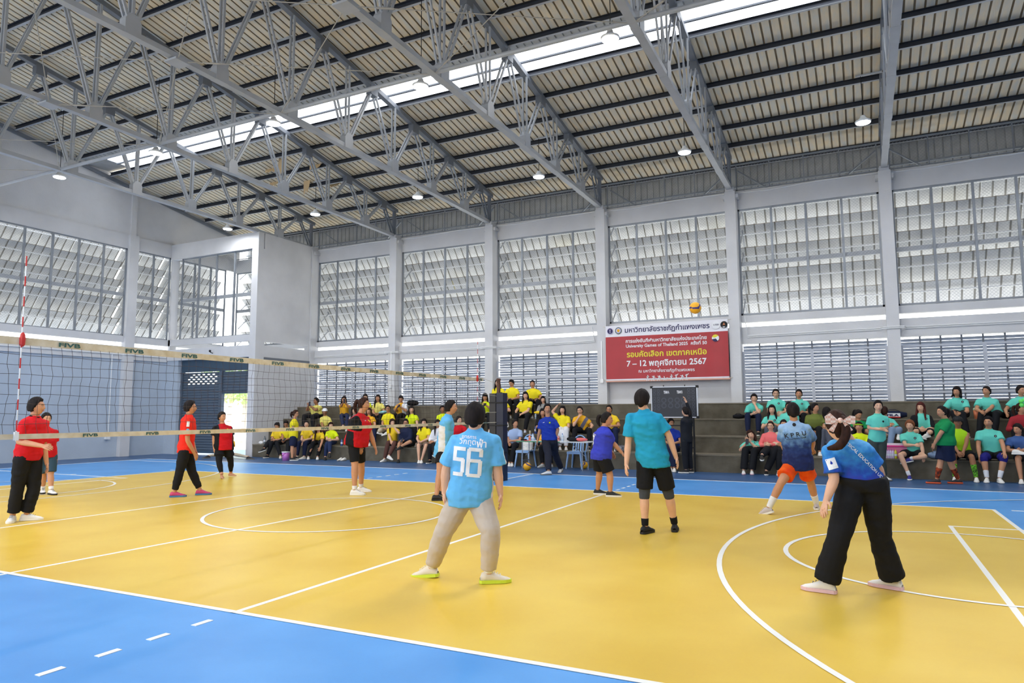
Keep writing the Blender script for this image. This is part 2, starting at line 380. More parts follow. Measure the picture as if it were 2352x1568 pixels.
cbx(XBOX, XBOX + .03, YX + .4, YW - .3, 3.42, 3.5, 'painted_shadow_strip', STEELD)  # no real ledge: a dark strip paints the shadow under the beam
SHUT = mat('blue_grey_roller_shutter', (92, 106, 122), .5, .2, var=.08, scale=3)
SHD = mat('dark_blue_lintel', (62, 84, 104), .6)
cbx(XL, XBOX - .3, YX + .2, YX + .3, 3.05, 3.5, 'lintel', SHD)
cbx(XL - .2, XL + .6, YX + .04, YX + .35, 0, 3.5, 'jamb', PAINTB)
PX = lambda a, o, z: (a, YX + .1 + o, z)
nwin += 1; upper_window(f'window_{nwin}', PX, 0, XL + .5, XBOX - .34, 'mesh window of the projecting corner room', 2, mull=4, blades=False, z1=7.42)
def shutter(x0, x1, z0, z1, nm, lab, vents=False):
    d = struct(nm, (x0, YX + .25, 0), lab); n = int((z1 - z0) / .095); h = (z1 - z0) / n
    me = None
    for i in range(n):
        z = z0 + i * h
        if me is None:
            b = MB(); pr = [(0, 0), (-.018, .02), (-.022, .05), (-.012, .08), (0, h + .003)]
            for (ya, za), (yb, zb) in zip(pr[:-1], pr[1:]): b.add([(0, ya, za), (x1 - x0, ya, za), (x1 - x0, yb, zb), (0, yb, zb)], [(0, 1, 2, 3)])
            me = b.mesh('shutter_slat', SHUT, smooth=False)
        link('shutter_slat', me, d, (0, 0, z))
    MB().box(x0, x1, YX + .22, YX + .30, z0, z0 + .08).build('bottom_rail', SHD, d)
    if vents:
        LV = mat('painted_daylight', (255, 252, 240), .5, emit=3)  # glowing plates stand in for daylight through the slots
        for r in range(5):
            for c in range(6):
                if (r == 0 and c in (0,)): continue
                xx = x0 + .3 + c * .26 + (.13 if r % 2 else 0); zz = z1 - .08 - r * .085
                if xx < x1 - .2: MB().box(xx, xx + .11, YX + .222, YX + .229, zz - .02, zz + .012).build('vent_glow', LV, d)
shutter(XL + .65, -13.75, .06, 3.03, 'door_1', 'closed roller shutter with small vent slots, left of the bright doorway', True)
shutter(-13.62, XBOX - .3, 2.22, 3.03, 'door_2', 'half raised roller shutter above the bright doorway')
MB().box(-13.75, -13.6, YX + .18, YX + .32, 0, 3.05).build('door_post', SHUT, wc); MB().box(XL + .58, XL + .68, YX + .18, YX + .32, 0, 3.05).build('door_post', SHUT, wc)

# near wall and right end wall: unseen, openings and panels shaped for the light
wnr = struct('wall_near', label='unseen wall behind the photographer, bays opened to admit sky light')
MB().box(XL, XR, -12.85, -12.62, 0, 1.1).build('low_wall', PAINT, wnr); MB().box(XL, XR, -12.85, -12.62, ZB0, ZB1).build('ring_beam', PAINT, wnr)
for x in BAYX: MB().box(x - .15, x + .15, -12.85, -12.4, 0, 7.9).build('column', PAINT, wnr)
for i_, x in enumerate(BAYX[5:-1]): MB().box(x + .15, x + 3.85, -12.8, -12.7, 1.1, ZB0).build('panel', PAINT, wnr)  # solid panels added to these unseen bays to darken the right side
wr = struct('wall_right', label='unseen end wall beyond the right edge, closed to darken that side')
MB().box(XR, XR + .2, -12.9, 12.9, 0, 3.5).build('panel', PAINT, wr); MB().box(XR, XR + .2, -12.9, 12.9, 3.5, 8).build('upper_panel', PAINT, wr)
b = MB(); b.poly([(XR, -12.9, 8.0), (XR, 12.9, 8.0), (XR, 12.9, 9.1), (XR, 0, 11.2), (XR, -12.9, 9.1)], (.2, 0, 0)); b.build('gable', PAINT, wr, fix=True)
for y in (-8, -3, 3, 8): MB().box(XR - .15, XR, y - .2, y + .2, 0, 8).build('column', PAINT, wr)

# ------------------------------------------------------------------ roof
FOAM = mat('aged_foam_lining', (236, 218, 186), .85, rgb2=(214, 212, 202), scale=2.6, bump=.35, bscale=22, stretch=(3, .7, 1))
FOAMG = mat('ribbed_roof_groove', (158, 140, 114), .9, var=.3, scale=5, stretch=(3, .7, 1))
ZINC = mat('bare_zinc_sheet', (184, 186, 186), .5, .2, var=.2, scale=3)
SKYL = bpy.data.materials.new('translucent_roof_sheet'); SKYL.use_nodes = True
n_ = SKYL.node_tree.nodes; n_.clear(); o_ = n_.new('ShaderNodeOutputMaterial'); t_ = n_.new('ShaderNodeBsdfTransparent'); tl = n_.new('ShaderNodeBsdfTranslucent'); mx = n_.new('ShaderNodeMixShader')
t_.inputs[0].default_value = (.97, .98, 1, 1); tl.inputs[0].default_value = (.9, .92, .95, 1); mx.inputs[0].default_value = .35
SKYL.node_tree.links.new(t_.outputs[0], mx.inputs[1]); SKYL.node_tree.links.new(tl.outputs[0], mx.inputs[2]); SKYL.node_tree.links.new(mx.outputs[0], o_.inputs[0])
ce = struct('ceiling', label='pitched ribbed roof lined with stained tan foam on shade-coloured purlins')
def sheet(y0, y1, s, mats, nm, lift=0):
    """a roof sheet one metre wide with five ribs, from y0 to y1 on slope s"""
    b = MB()
    for i in range(5):
        x0 = i * .2
        pr = [(x0, .0, 0), (x0 + .008, -.006, 0), (x0 + .152, -.006, 0), (x0 + .16, .0, 1), (x0 + .165, .03, 1), (x0 + .195, .03, 1), (x0 + .2, .0, 0)]
        for (xa, za, m1), (xc, zc, m2) in zip(pr[:-1], pr[1:]):
            zb = lambda y: ROOF(y) + .14 + lift
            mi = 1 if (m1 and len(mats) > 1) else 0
            b.add([(xa, s * y0, zb(y0) + za), (xc, s * y0, zb(y0) + zc), (xc, s * y1, zb(y1) + zc), (xa, s * y1, zb(y1) + za)], [(0, 1, 2, 3)], mi)
    return b.mesh(nm, mats)
for s in (1, -1):
    me = [(sheet(.05, 5.8, s, [FOAM, FOAMG], 'roof_sheet'), 'roof_sheet', XL, XR), (sheet(5.8, 6.2, s, [ZINC], 'roof_sheet', .02), 'roof_sheet', XL, XR),
          (sheet(6.98, 13.35, s, [FOAM, FOAMG], 'roof_sheet'), 'roof_sheet', XL, XR), (sheet(6.1, 7.05, s, [SKYL], 'skylight_sheet', .06), 'skylight_sheet', XL + 1.3, XR)]
    for m_, nm, xa, xb in me:
        x = xa - .32
        while x < xb - .3:
            o = link(nm, m_, ce, (x, 0, 0)); x += 1.0
    MB().box(XL - .3, XL + 1, min(s * 6.15, s * 7), max(s * 6.15, s * 7), ROOF(6.6) + .14, ROOF(6.6) + .17).build('roof_sheet', ZINC, ce)
    for y in (.8, 1.78, 2.77, 3.76, 4.75, 5.74, 6.95, 7.95, 8.97, 9.99, 11.01, 12.0, 13.2):
        b = MB(); z = ROOF(y); o = -s
        def c_(ya, yb, za, zb): b.box(XL, XR, min(ya, yb), max(ya, yb), za, zb)
        Y = s * y
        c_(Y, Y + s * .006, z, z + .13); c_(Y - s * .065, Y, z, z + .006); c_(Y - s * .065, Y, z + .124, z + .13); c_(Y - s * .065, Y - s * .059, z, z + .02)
        pu = b.build('purlin', PURL, ce); b = MB(); c_(Y - s * .068, Y - s * .002, z - .006, z + .0); b.build('lit_lower_flange', STEELP, pu)  # paler flange paints the light caught on the lower lip
    b = MB(); b.box(XL + 1, XR, s * 6.5 - .03, s * 6.5 + .03, ROOF(6.5) + .07, ROOF(6.5) + .11); b.build('skylight_purlin', STEELD, ce)
MB().box(XL, XR, -.12, .12, ROOF(0) + .16, ROOF(0) + .2).build('ridge_cap', ZINC, ce)
# eave screen between ring beam and roof on the long wall, with ribbed fascia outside
ev = struct('trim_1', label='mesh screen and ribbed zinc fascia between the ring beam and the roof edge')
b = MB(); zr = lambda: 8.82
b.box(XL, XR, YW - .02, YW + .02, 8.78, 8.82); b.box(XL, XR, YW - .015, YW + .015, 8.0, 8.03); b.build('screen_rail', GALV, ev)
for x0, x1 in bays[1:]:
    for k in range(0, 5): MB().box(x0 + (x1 - x0) * k / 4 - .015, x0 + (x1 - x0) * k / 4 + .015, YW - .015, YW + .015, 8.0, 8.82).build('screen_post', GALV, ev)
    b = MB(); lattice(b, lambda a, z: (a, YW, z), x0, x1, 8.0, 8.8, .085, .0025); tag(b.build('wire_mesh', GALV, ev), kind='stuff')
    b = MB(); b.bar((x0, YW + .3, 8.7), (x0 + .9, YW + .5, 8.05), .04, .04); b.bar((x1, YW + .3, 8.7), (x1 - .9, YW + .5, 8.05), .04, .04); b.build('brace', GALV, ev)
fas = MB(); x = 0
while x < 1.0 - .01:
    for (xa, ya), (xc, yc) in zip([(x, 0), (x + .16, 0), (x + .17, .03), (x + .19, .03)], [(x + .16, 0), (x + .17, .03), (x + .19, .03), (x + .2, 0)]):
        fas.add([(xa, ya, 0), (xc, yc, 0), (xc, yc, -1.05), (xa, ya, -1.05)], [(0, 1, 2, 3)])
    x += .2
fas = fas.mesh('fascia_sheet', ZINC)
for i in range(36): link('fascia_sheet', fas, ev, (XL + i, 13.3, ROOF(13.3) + .1))
MB().box(XL, XR, 13.2, 13.27, 8.28, 8.33).build('fascia_rail', GALV, ev)

# trusses
def truss(x, lab):
    t = thing('roof_truss', (x, 0, 8.0), lab, 'truss', 'grey steel roof trusses')
    for s in (1, -1):
        MB().bar((x, s * 12.2, 8.0), (x, 0, 8.13), .15, .1).build('bottom_chord', STEELP, t)
        MB().bar((x, s * 12.45, ROOF(12.45) - .06), (x, 0, ROOF(0) - .06), .14, .12).build('top_chord', STEELD, t)
        MB().bar((x, s * 12.3, 8.05), (x, s * 12.3, ROOF(12.3) - .1), .1, .08).build('end_post', STEELD, t)
        bn = [.96 + 1.93 * k for k in range(6)]; tn = [1.93 * k for k in range(7)]
        zb = lambda y: 8.0 + .13 * (1 - y / 12.2)
        for k, y in enumerate(bn):
            MB().poly([(x - .085, s * (y - .15), zb(y) - .05), (x - .085, s * (y + .15), zb(y) - .05), (x - .085, s * (y + .15), zb(y) + .22), (x - .085, s * (y + .08), zb(y) + .34), (x - .085, s * (y - .08), zb(y) + .34), (x - .085, s * (y - .15), zb(y) + .22)], (.17, 0, 0)).build('gusset_plate', STEELP, t, fix=True)
            for y2, dd in ((tn[k], -.07), (y, 0), (tn[k + 1], .07)):
                for e in (-.05, .05):
                    MB().bar((x + e, s * (y + dd), zb(y) + .2), (x + e, s * y2, ROOF(y2) - .1), .035, .05).build('web_member', STEELP, t)
        for y in tn[1:]:
            MB().box(x - .085, x + .085, s * y - .14, s * y + .14, ROOF(y) - .32, ROOF(y) - .06).build('gusset_plate', STEELD, t)
        y0, z0 = 12.2, 8.05
        for e in (-.05, .05): MB().bar((x + e, s * 12.2, 8.1), (x + e, s * 11.58, ROOF(11.58) - .1), .035, .05).build('web_member', STEELD, t)
    MB().box(x - .16, x + .16, -.16, .16, 8.02, 8.06).build('bracing_plate', STEELP, t)
    return t
tl_ = ['grey steel roof truss nearest the corner room', 'grey steel roof truss second from the corner room', 'grey steel roof truss third from the corner room', 'grey steel roof truss ending at the left end of the red banner', 'grey steel roof truss ending at the right end of the red banner', 'grey steel roof truss at the right, steepest in the photo', 'grey steel roof truss beyond the right edge', 'grey steel roof truss last beyond the right edge']
for x, l in zip(TRX, tl_): truss(x, l)
tr = thing('bracing_pipe', (0, 2.6, 8.1), 'long round steel tie pipe crossing under the trusses', 'pipe'); MB().tube([(XL, 2.6, 8.1), (XR, 2.6, 8.1)], .045, 8).build('pipe', STEELP, tr)
tr = thing('bracing_rods', (0, 0, 8.1), 'thin crossed steel bracing rods between the roof trusses', 'bracing')
for a, c in zip([XL + .1] + TRX[:-1], TRX):
    for s in (1, -1):
        for p, q in (((a, 0), (c, s * 2.6)), ((a, s * 2.6), (c, 0))):
            P0, P1 = Vector((p[0], p[1], 8.06)), Vector((q[0], q[1], 8.06)); d = (P1 - P0)
            MB().tube([P0, P1], .009, 5).tube([P0 + d * .1, P0 + d * .16], .018, 6).build('rod', ROD, tr)
# ceiling lamps
LED = mat('lit_lamp_glass', (255, 255, 255), .5, emit=9)
def lamp(x, y, z, lab, tx):
    t = thing('high_bay_lamp', (x, y, z), lab, 'lamp', 'round high bay lamps under the roof')
    MB().lathe((x, y, z), [(.16, .0), (.17, .03), (.1, .07), (.06, .12), (.05, .16), (.0, .17)], 20).build('housing', WHITE, t, smooth=True)
    MB().lathe((x, y, z - .012), [(.0, -.004), (.15, 0), (.15, .01)], 20).build('diffuser', LED, t)
    zt = ROOF(y) - .6
    MB().tube([(x, y, z + .16), (x + .01, y, z + .5), (x, y, zt)], .008, 5).build('cable', BLACK, t)
    MB().bar((x - .1, y, zt), (tx + .03, y, zt), .05, .03).build('arm', STEELP, t)
    L = bpy.data.lights.new('lamp_light', 'AREA'); L.shape = 'DISK'; L.size = .3; L.energy = LAMP_W; L.color = (.97, .98, 1)
    lo = bpy.data.objects.new('lamp_light', L); COL.objects.link(lo); lo.parent = t; lo.location = (0, 0, -.04)
a0 = ['above the corner room end', 'second from the corner room', 'in the middle of the row', 'left above the red banner', 'right above the red banner', 'near the steep truss at the right', 'beyond the right edge']
for k, tx in enumerate(TRX[:7]):
    lamp(tx - .5, 8.68, 7.95, 'lit lamp in the row near the long wall, ' + a0[k], tx)
    lamp(tx - .5, 2.89, 8.05, 'lit lamp in the row under the skylight, ' + a0[k], tx)
    lamp(tx - .5, -2.89, 8.05, 'lit lamp overhead, ' + a0[k], tx)
    lamp(tx - .5, -8.68, 7.95, 'lit lamp behind the photographer, ' + a0[k], tx)

# torn lining hanging from the roof near the corner
for x, y, w_, h in ((-9.6, 8.2, .35, .75), (-9.9, 9.7, .3, .55), (-8.9, 8.9, .5, .2), (-10.6, 8.6, .6, .18), (-9.2, 10.2, .5, .16), (-11.2, 9.4, .4, .2)):
    z = ROOF(y) + .12; rn = random.Random(int(x * 10)); pts = [(x, y, z), (x + w_, y, z), (x + w_ * .95, y - .05, z - h * .5), (x + w_ * .75, y - .08, z - h * rn.uniform(.8, 1)), (x + w_ * .6, y - .06, z - h * .6), (x + w_ * .4, y - .1, z - h), (x + w_ * .25, y - .06, z - h * .55), (x + .03, y - .03, z - h * .7)]
    MB().poly(pts, (0, .012, 0)).build('torn_lining', mat('tan_torn_foam', (232, 204, 160), .9), ce)
# outside: bright yard
yd = struct('ground', label='pale concrete yard outside')
MB().box(-60, 60, 13, 60, -.3, -.02).box(-60, XL - .4, -60, 13, -.3, -.02).box(-60, 60, -60, -13, -.3, -.02).box(XR + .4, 60, -13, 13, -.3, -.02).build('yard_slab', mat('pale_yard_concrete', (205, 203, 196), .9, var=.1, scale=.5), yd)

# ------------------------------------------------------------------ lettering, turned into outlines once
TXT = {}
def letters(items):
    """items = {key: (string, boldness)}; fills TXT[key] = (verts2d, faces, width, height, ymin) at size 1"""
    obs = {}
    for k, (s_, bold) in items.items():
        c = bpy.data.curves.new('lettering', 'FONT'); c.body = s_; c.size = 1; c.offset = bold; c.resolution_u = 3; c.fill_mode = 'FRONT'
        o = bpy.data.objects.new('lettering', c); COL.objects.link(o); obs[k] = o
    dg = bpy.context.evaluated_depsgraph_get(); dg.update()
    for k, o in obs.items():
        me = bpy.data.meshes.new_from_object(o.evaluated_get(dg), depsgraph=dg)
        v = [(p.co.x, p.co.y) for p in me.vertices]; f = [tuple(p.vertices) for p in me.polygons]
        x0 = min(a for a, b in v); x1 = max(a for a, b in v); y0 = min(b for a, b in v); y1 = max(b for a, b in v)
        TXT[k] = ([(a - x0, b) for a, b in v], f, x1 - x0, y1 - y0, y0); c = o.data; bpy.data.objects.remove(o); bpy.data.curves.remove(c); bpy.data.meshes.remove(me)
letters({'h1': ('มหาวิทยาลัยราชภัฏกำแพงเพชร', .018), 'h2': ('การแข่งขันกีฬามหาวิทยาลัยแห่งประเทศไทย', .02), 'h3': ('University Games of Thailand 2025  ครั้งที่ 50', .018),
         'h4': ('รอบคัดเลือก เขตภาคเหนือ', .022), 'h5': ('7 – 12 พฤศจิกายน 2567', .022), 'h6': ('ณ มหาวิทยาลัยราชภัฏกำแพงเพชร', .012), 'usbi': ('USBI', .01),
         '5': ('5', .03), '6': ('6', .03), 'fa': ('ฟ้า', .02), 'sm1': ('ยุทธการ', .012), 'sm2': ('วิกฤต', .012), 'kpru': ('K P R U', .012), 'vt': ('VOLLEYBALL TEAM', .004), '7': ('7', .02), 'name7': ('ครูช่างทอง', .01),
         'ta': ('TEAM A', .03), 'tb': ('TEAM B', .03), 'fivb': ('FIVB', .03), 'fila': ('FILA', .04), 'edu': ('PHYSICAL EDUCATION UD', .012)})
def flat_text(key, name, m, parent, P0, P1, height=None, nrm=(0, -1, 0), th=.004):
    """lettering stretched from P0 to P1 along its baseline, standing upright on a flat thing"""
    v, f, w_, h, y0 = TXT[key]; P0 = Vector(P0); P1 = Vector(P1); d = (P1 - P0); L = d.length; d.normalize(); n = Vector(nrm); u = d.cross(n) * -1
    if u.z < 0: u = -u
    s_ = L / w_; sy = s_ if height is None else height / h
    b = MB(); b.add([P0 + d * (x * s_) + u * (y * sy) + n * th for x, y in v], f); return b.build(name, m, parent)

# ================================================================== people
CAMF = Vector((fw.x, fw.y, 0)).normalized(); CAMR = Vector((CAMF.y, -CAMF.x, 0))
def V(*a): return Vector(a)
def ray_at(px, py, D):
    return CAMP + (fw + cr * ((px - 1176) / FOC) - cu * ((py - 784) / FOC)) * D
def view_frame(P):
    """horizontal directions away from the camera and to the picture's right, at point P"""
    f = Vector((P.x - CAMP.x, P.y - CAMP.y, 0)).normalized(); return f, Vector((f.y, -f.x, 0))
SKIN = [mat('skin_light', (226, 178, 148), .55, var=.08, scale=14, spec=.35), mat('skin_tan', (200, 146, 112), .55, var=.08, scale=14, spec=.35), mat('skin_brown', (168, 116, 84), .55, var=.08, scale=14, spec=.35)]
HAIR = {'black': mat('black_hair', (24, 21, 22), .7, spec=.15, rgb2=(40, 34, 34), scale=30, stretch=(1, 1, .2)), 'brown': mat('dark_brown_hair', (62, 38, 30), .7, spec=.15, rgb2=(38, 24, 20), scale=30, stretch=(1, 1, .2)),
        'red': mat('auburn_hair', (96, 46, 40), .7, spec=.15, rgb2=(60, 30, 28), scale=30, stretch=(1, 1, .2)), 'orange': mat('orange_brown_hair', (150, 92, 60), .7, spec=.15, rgb2=(100, 62, 42), scale=30, stretch=(1, 1, .2))}
LIP = mat('lips', (178, 92, 86), .5); EYEW = mat('eye_white', (232, 228, 224), .3); DARK = mat('dark_detail', (30, 24, 22), .6)
def cloth(name, rgb, rgb2=None, **k): return mat(name, rgb, k.pop('rough', .8), rgb2=rgb2, var=0 if rgb2 else .06, scale=k.pop('scale', 5), bump=k.pop('bump', .55), bscale=k.pop('bscale', 8), spec=.2, **k)
C = {
 'yellow': cloth('lemon_yellow_jersey', (244, 226, 40)), 'neon': cloth('neon_yellow_jersey', (222, 240, 30)), 'amber': cloth('amber_yellow_shirt', (236, 176, 42)), 'pale': cloth('pale_yellow_shirt', (238, 226, 120)),
 'gold': cloth('golden_yellow_shirt', (246, 208, 50)), 'teal': cloth('mint_teal_polo', (106, 214, 196)), 'black': cloth('black_fabric', (26, 27, 31)), 'navy': cloth('navy_fabric', (30, 38, 66)), 'jean': cloth('dark_blue_jeans', (38, 50, 84)),
 'white': cloth('white_fabric', (232, 234, 240)), 'grey': cloth('grey_hoodie', (150, 150, 148)), 'pink': cloth('coral_pink_jacket', (240, 118, 118)), 'olive': cloth('olive_shirt', (108, 118, 56)), 'green': cloth('green_jersey', (22, 136, 78)),
 'brown': cloth('brown_trousers', (92, 62, 56)), 'beige': cloth('beige_trousers', (206, 190, 164)), 'red': cloth('red_jersey', (214, 30, 40), (180, 22, 34), scale=3), 'orangered': cloth('orange_red_jersey', (236, 50, 36)),
 'blue': cloth('royal_blue_polo', (36, 62, 168)), 'blue7': cloth('royal_blue_jersey', (60, 70, 196)), 'sky': cloth('sky_blue_jersey', (104, 184, 238)), 'cyan': cloth('turquoise_blue_shirt', (38, 158, 200)), 'uniform': cloth('light_blue_blouse', (160, 182, 220)),
 'sweat': cloth('light_grey_sweatpants', (196, 184, 172), bump=.5, bscale=9), 'teal_short': cloth('dark_teal_shorts', (52, 78, 98)), 'orange': cloth('orange_patterned_shorts', (240, 100, 28), (226, 60, 24), scale=7), 'cargo': cloth('grey_green_cargo_trousers', (70, 78, 74)),
 'bluegrey': cloth('faded_blue_tshirt', (74, 106, 164), (56, 84, 140)), 'jacket': cloth('black_tracksuit', (34, 36, 42)), 'maroon': cloth('red_zip_jacket', (158, 44, 52)), 'neonvest': cloth('neon_green_vest', (180, 230, 40)), 'taupe': cloth('taupe_shorts', (128, 108, 96)),
 'ltjean': cloth('light_blue_jeans', (130, 152, 184)), 'greyjean': cloth('grey_jeans', (84, 88, 102)), 'floral': cloth('patterned_blouse', (200, 196, 200), (60, 60, 66), scale=24), 'black_sleeve': cloth('black_jersey_panel', (24, 24, 28)),
 'white_panel': cloth('white_jersey_panel', (230, 232, 236)), 'darkgrey': cloth('charcoal_sleeve', (70, 74, 82)), 'navypad': cloth('navy_knee_pad', (36, 34, 120)), 'greensock': cloth('green_striped_sock', (130, 220, 60), (30, 50, 30), scale=30), 'blacksock': cloth('black_orange_sock', (34, 30, 34), (200, 84, 40), scale=18),
}
def grad(name, stops, z0, z1, nscale=14, amt=.5):
    m = bpy.data.materials.new(name); m.use_nodes = True; n = m.node_tree.nodes; L = m.node_tree.links; b = n['Principled BSDF']; b.inputs['Roughness'].default_value = .75; b.inputs['Specular IOR Level'].default_value = .2
    tc = n.new('ShaderNodeTexCoord'); sp = n.new('ShaderNodeSeparateXYZ'); L.new(tc.outputs['Object'], sp.inputs[0]); nz = n.new('ShaderNodeTexNoise'); nz.inputs['Scale'].default_value = nscale; nz.inputs['Detail'].default_value = 5; L.new(tc.outputs['Object'], nz.inputs[0])
    mr = n.new('ShaderNodeMapRange'); mr.inputs['From Min'].default_value = z0; mr.inputs['From Max'].default_value = z1; L.new(sp.outputs['Z'], mr.inputs[0])
    a = n.new('ShaderNodeMath'); a.operation = 'MULTIPLY_ADD'; L.new(nz.outputs[0], a.inputs[0]); a.inputs[1].default_value = amt; L.new(mr.outputs[0], a.inputs[2]); s_ = n.new('ShaderNodeMath'); s_.operation = 'SUBTRACT'; L.new(a.outputs[0], s_.inputs[0]); s_.inputs[1].default_value = amt / 2
    r = n.new('ShaderNodeValToRGB'); L.new(s_.outputs[0], r.inputs[0]); e = r.color_ramp.elements
    while len(e) < len(stops): e.new(.5)
    for i, (p, c) in enumerate(stops): e[i].position = p; e[i].color = (*lin(c), 1)
    L.new(r.outputs[0], b.inputs['Base Color']); return m
SHOE = {k: mat('shoe_' + k, c, .55, spec=.4) for k, c in {'white': (232, 230, 226), 'black': (28, 28, 30), 'pinkblue': (196, 62, 110), 'cream': (222, 214, 200), 'blue': (44, 48, 140), 'bluewhite': (200, 208, 226), 'darkorange': (44, 40, 44), 'greyred': (196, 186, 184)}.items()}
SOLE = {k: mat('sole_' + k, c, .7) for k, c in {'white': (236, 234, 228), 'black': (24, 24, 26), 'orange': (226, 92, 50), 'blue': (64, 120, 170), 'lime': (206, 228, 60), 'grey': (120, 120, 118), 'pinkish': (226, 190, 200)}.items()}

QUEUE = []
class Q:  # a surface to be grown from overlapping closed shapes: voxel union, smoothed
    pass
def grow(mb, name, mats, parent, voxel, smooth=3, paint=None, extra=None, fold=0, seed=0):
    q = Q(); q.mb, q.name, q.mats, q.parent, q.voxel, q.smooth, q.paint, q.extra, q.fold, q.seed = mb, name, mats if isinstance(mats, list) else [mats], parent, voxel, smooth, paint, extra, fold, seed
    q.obj = None; QUEUE.append(q); return q
def flush():
    todo = [q for q in QUEUE if q.obj is None]
    for q in todo:
        off = wloc(q.parent); me = q.mb.mesh(q.name, q.mats, off); o = link(q.name, me, q.parent); q.obj = o; q.off = off
        m = o.modifiers.new('r', 'REMESH'); m.mode = 'VOXEL'; m.voxel_size = q.voxel; m.use_smooth_shade = True
        s = o.modifiers.new('s', 'SMOOTH'); s.iterations = q.smooth; s.factor = .6
    dg = bpy.context.evaluated_depsgraph_get(); dg.update()
    for q in todo:
        me = bpy.data.meshes.new_from_object(q.obj.evaluated_get(dg), depsgraph=dg)
        q.obj.modifiers.clear(); old = q.obj.data
        if q.fold or q.paint:
            n = len(me.vertices); co = np.empty(n * 3); me.vertices.foreach_get('co', co); co = co.reshape(-1, 3)
            if q.fold:
                no = np.empty(n * 3); me.vertices.foreach_get('normal', no); no = no.reshape(-1, 3); rr = q.seed * 3.1
                d = np.array([noise.noise(Vector((p[0] * 7 + rr, p[1] * 7, p[2] * 15 + p[0] * 6))) + .5 * noise.noise(Vector((p[0] * 16, p[1] * 16 + rr, p[2] * 26))) for p in co])
                co = co + no * (d * q.fold)[:, None]; me.vertices.foreach_set('co', co.ravel())
        if q.extra is not None:   # fingers and the like, rooted inside the surface
            bm = bmesh.new(); bm.from_mesh(me); tmp = q.extra.mesh('x', q.mats, q.off, True); k0 = len(bm.faces); bm.from_mesh(tmp); bm.to_mesh(me); bm.free(); bpy.data.meshes.remove(tmp)
        me.materials.clear()
        for m in q.mats: me.materials.append(m)
        if q.paint: me.polygons.foreach_set('material_index', [q.paint(Vector(p.center) + q.off) for p in me.polygons])
        me.polygons.foreach_set('use_smooth', [True] * len(me.polygons)); me.name = q.name; q.obj.data = me; bpy.data.meshes.remove(old); me.update()

def loft(b, rings, n=18, mi=0, pw=2.3):
    """rings = [(centre, side, fwd, halfwidth, halfdepth)] closed at both ends"""
    o = len(b.v)
    for c, s, f, w_, d in rings:
        for k in range(n):
            t = 2 * PI * k / n; ct, st = math.cos(t), math.sin(t)
            x = math.copysign(abs(ct) ** (2 / pw), ct); y = math.copysign(abs(st) ** (2 / pw), st)
            b.v.append(tuple(c + s * (x * w_) + f * (y * d)))
    for i in range(len(rings) - 1):
        for k in range(n):
            b.f.append((o + i * n + k, o + i * n + (k + 1) % n, o + (i + 1) * n + (k + 1) % n, o + (i + 1) * n + k)); b.m.append(mi)
    for i in (0, len(rings) - 1):
        b.f.append(tuple(o + i * n + k for k in range(n))); b.m.append(mi)

def head_pts(n, m, S):
    P = []
    for i in range(m + 1):
        ph = PI * i / m
        for k in range(n):
            t = 2 * PI * k / n; P.append((math.sin(ph) * math.cos(t), math.sin(ph) * math.sin(t), -math.cos(ph)))
    P = np.array(P); x = P[:, 0] * .074; y = P[:, 1] * .096; z = P[:, 2] * .116
    fr = np.clip(P[:, 1], 0, 1); lo = np.clip(-z / .116, 0, 1); hi = np.clip(z / .116, 0, 1)
    x = x * (1 - .30 * lo ** 1.8); y = np.where(P[:, 1] < 0, y * (1 - .45 * lo ** 1.2), y * (1 - .05 * hi))
    g = lambda cx, cz, sx, sz: np.exp(-((x - cx) / sx) ** 2 - ((z - cz) / sz) ** 2) * (fr > .1)
    y = y + .020 * g(0, -.022, .011, .016) + .010 * g(0, .0, .009, .026) - .008 * g(.031, .008, .016, .011) - .008 * g(-.031, .008, .016, .011) + .006 * g(0, .034, .045, .012) + .006 * g(0, -.056, .018, .009) + .008 * g(0, -.092, .022, .014) - .004 * g(0, -.070, .03, .006) + .004 * g(.042, -.02, .02, .02) + .004 * g(-.042, -.02, .02, .02)
    return np.stack([x, y, z], 1) * S, P
def grid_faces(n, m, o=0): return [(o + i * n + k, o + i * n + (k + 1) % n, o + (i + 1) * n + (k + 1) % n, o + (i + 1) * n + k) for i in range(m) for k in range(n)]

